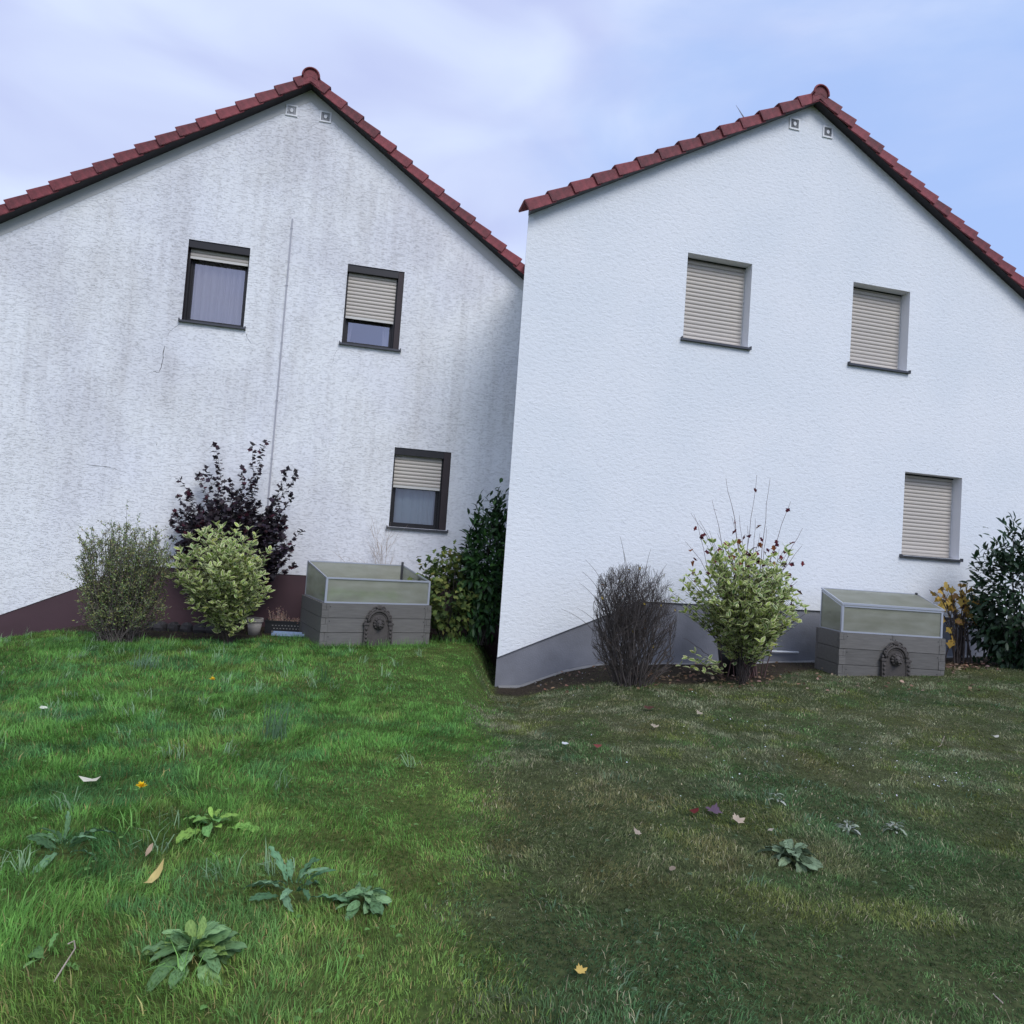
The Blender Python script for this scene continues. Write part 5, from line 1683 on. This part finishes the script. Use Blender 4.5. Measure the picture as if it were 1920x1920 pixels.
flat_leaf(278, 1612, lance, .040, (.42, .30, .20), R(95), R(20), 'thin brown twisted leaf above the long yellow leaf', lift=.04, pitch=R(20), curl=.25)
flat_leaf(167, 1481, lance, .055, (.66, .62, .50), R(12), R(25), 'pale curled fallen leaf in the green lawn', lift=.05)
flat_leaf(80, 1343, oval, .028, (.62, .64, .50), R(0), R(20), 'tiny whitish leaf in the long grass', lift=.06)
flat_leaf(1383, 1551, maple(), .048, (.46, .37, .28), R(20), R(25), 'large beige maple leaf beside the purple leaf', lift=.035)
flat_leaf(1338, 1531, maple(), .055, (.13, .085, .12), R(-30), R(10), 'purple maple leaf flat in the autumn lawn')
flat_leaf(1195, 1573, maple(), .034, (.44, .35, .27), R(60), R(25), 'small beige maple leaf alone in the autumn lawn')
flat_leaf(1226, 1369, maple(), .045, (.42, .35, .26), R(10), R(15), 'beige fallen leaf in front of the leafless bush')
flat_leaf(1312, 1344, maple(), .045, (.40, .34, .25), R(40), R(15), 'beige fallen leaf before the trailing variegated branch')
flat_leaf(1219, 1334, oval, .060, (.10, .045, .035), R(0), R(5), 'dark brown fallen leaf in front of the leafless bush')
flat_leaf(1119, 1407, oval, .036, (.20, .05, .045), R(30), R(15), 'small red fallen leaf in the autumn lawn')
flat_leaf(1060, 1402, oval, .030, (.60, .60, .60), R(10), R(10), 'white paint flake near the small red leaf', 'paint_flake')
flat_leaf(1087, 1838, maple(), .026, (.60, .42, .12), R(15), R(25), 'small yellow leaf close to the lawn boundary')
flat_leaf(1300, 1532, oval, .032, (.12, .02, .02), R(20), R(10), 'tiny dark red leaf beside the purple maple leaf')
flat_leaf(1260, 1641, oval, .020, (.24, .19, .14), R(40), R(15), 'tiny tan leaf below the two beige maple leaves')
flat_leaf(1444, 1567, lance, .030, (.34, .30, .24), R(35), R(20), 'narrow tan leaf above the pale rosette')
flat_leaf(1865, 1388, oval, .034, (.50, .48, .42), R(5), R(10), 'whitish fallen leaf near the yellow leaved shrub')
flat_leaf(1545, 1258, oval, .035, (.40, .30, .2), R(5), R(10), 'tan leaf at the foot of the closed cold frame bed')

def scatter(name, label, px0, px1, py0, py1, n, size, cols, wts, cat, mat, asp=.6, clusters=None, lift=.02):
    P = []
    while len(P) < n:
        if clusters is not None and rng.random() < .75:
            c = clusters[rng.integers(len(clusters))]
            a, b = c[0] + rng.normal(0, c[2]), c[1] + rng.normal(0, c[3])
        else: a, b = rng.uniform(px0, px1), rng.uniform(py0, py1)
        if not (px0 < a < px1 and py0 < b < py1): continue
        p = ground(a, b)
        if wall_dist(p[0], p[1]) < .05 or in_bed(p[0:1], p[1:2])[0]: continue
        P.append(p)
    P = np.array(P); P[:, 2] += lift * rng.uniform(.3, 1.2, n)
    AX = unit(rng.normal(size=(n, 3)) * [1, 1, .25]); NR = unit(rng.normal(0, .35, (n, 3)) + [0, -.15, 1])
    L = rng.uniform(size * .5, size * 1.2, n)
    me = leaf_mesh(name, T_OVAL, P, AX, NR, L, L * asp, mixcol(cols, wts, n), mat)
    tag(mesh_obj(name, me), label, cat, None, 'stuff')
scatter('paint_chips', 'tiny white paint chips scattered over the autumn lawn', 985, 1880, 1290, 1560, 170, .0125, [(.72, .74, .76), (.6, .62, .64)], [2, 1], 'paint chips', M['dry_leaf'], .7,
        [(1790, 1470, 40, 14), (1300, 1350, 40, 25), (1420, 1430, 60, 40), (1600, 1440, 80, 60), (1350, 1290, 60, 12), (1700, 1440, 60, 25)], .035)
scatter('leaf_litter', 'brown fallen leaves under the bushes by the grey plinth', 1000, 1880, 1238, 1300, 620, .05, [(.19, .12, .075), (.27, .18, .12), (.12, .08, .055), (.36, .26, .19)], [3, 2, 3, 1],
        'leaf litter', M['dry_leaf'], .7, [(1210, 1272, 30, 9), (1340, 1270, 45, 9), (1400, 1276, 40, 8), (1825, 1248, 30, 5), (1790, 1252, 20, 4), (1270, 1265, 40, 10)], .03)
scatter('wall_rubble', 'pale plaster crumbs along the foot of the grey plinth', 975, 1530, 1235, 1305, 70, .018, [(.40, .40, .40), (.28, .27, .26)], [2, 1], 'rubble', M['dry_leaf'], .7,
        [(1000, 1280, 25, 5), (1060, 1262, 30, 5), (1120, 1252, 30, 4)], .02)
scatter('left_soil_litter', 'brown leaf litter on the soil of the maroon plinth bed', 60, 560, 1165, 1212, 140, .035, [(.12, .085, .055), (.17, .12, .08), (.08, .06, .045)], [2, 1, 2], 'leaf litter', M['dry_leaf'], .6,
        [(140, 1185, 30, 6), (240, 1195, 40, 8), (380, 1195, 40, 6)], .02)

# bent straw and a dry stalk
def straw(pts, label):
    P = [ground(*pts[0])]
    base = P[0]
    m = MB()
    q = [np.zeros(3) + [0, 0, .01]] + [rel(base, px, py, dy) for px, py, dy in pts_rest]
    m.tube(q, [.0024] * len(q), 5)
    o = mesh_obj('dry_straw', m.mesh('dry_straw', M['twig_pale']), loc=tuple(base))
    tag(o, label, 'straw')
pts_rest = [(125, 1803, .05), (141, 1778, .06), (139, 1764, .06), (127, 1770, .05)]
straw([(100, 1848)], 'bent pale straw standing in the long green grass')
pts_rest = [(1764, 1398, .0), (1771, 1380, .0)]
straw([(1760, 1402)], 'short pale straw standing in the autumn lawn')
pts_rest = [(1866, 1868, .05), (1848, 1846, .15)]
straw([(1880, 1886)], 'pale straw lying slanted and loose in the autumn lawn')

scene.render.resolution_x = 1024
scene.render.resolution_y = 1024
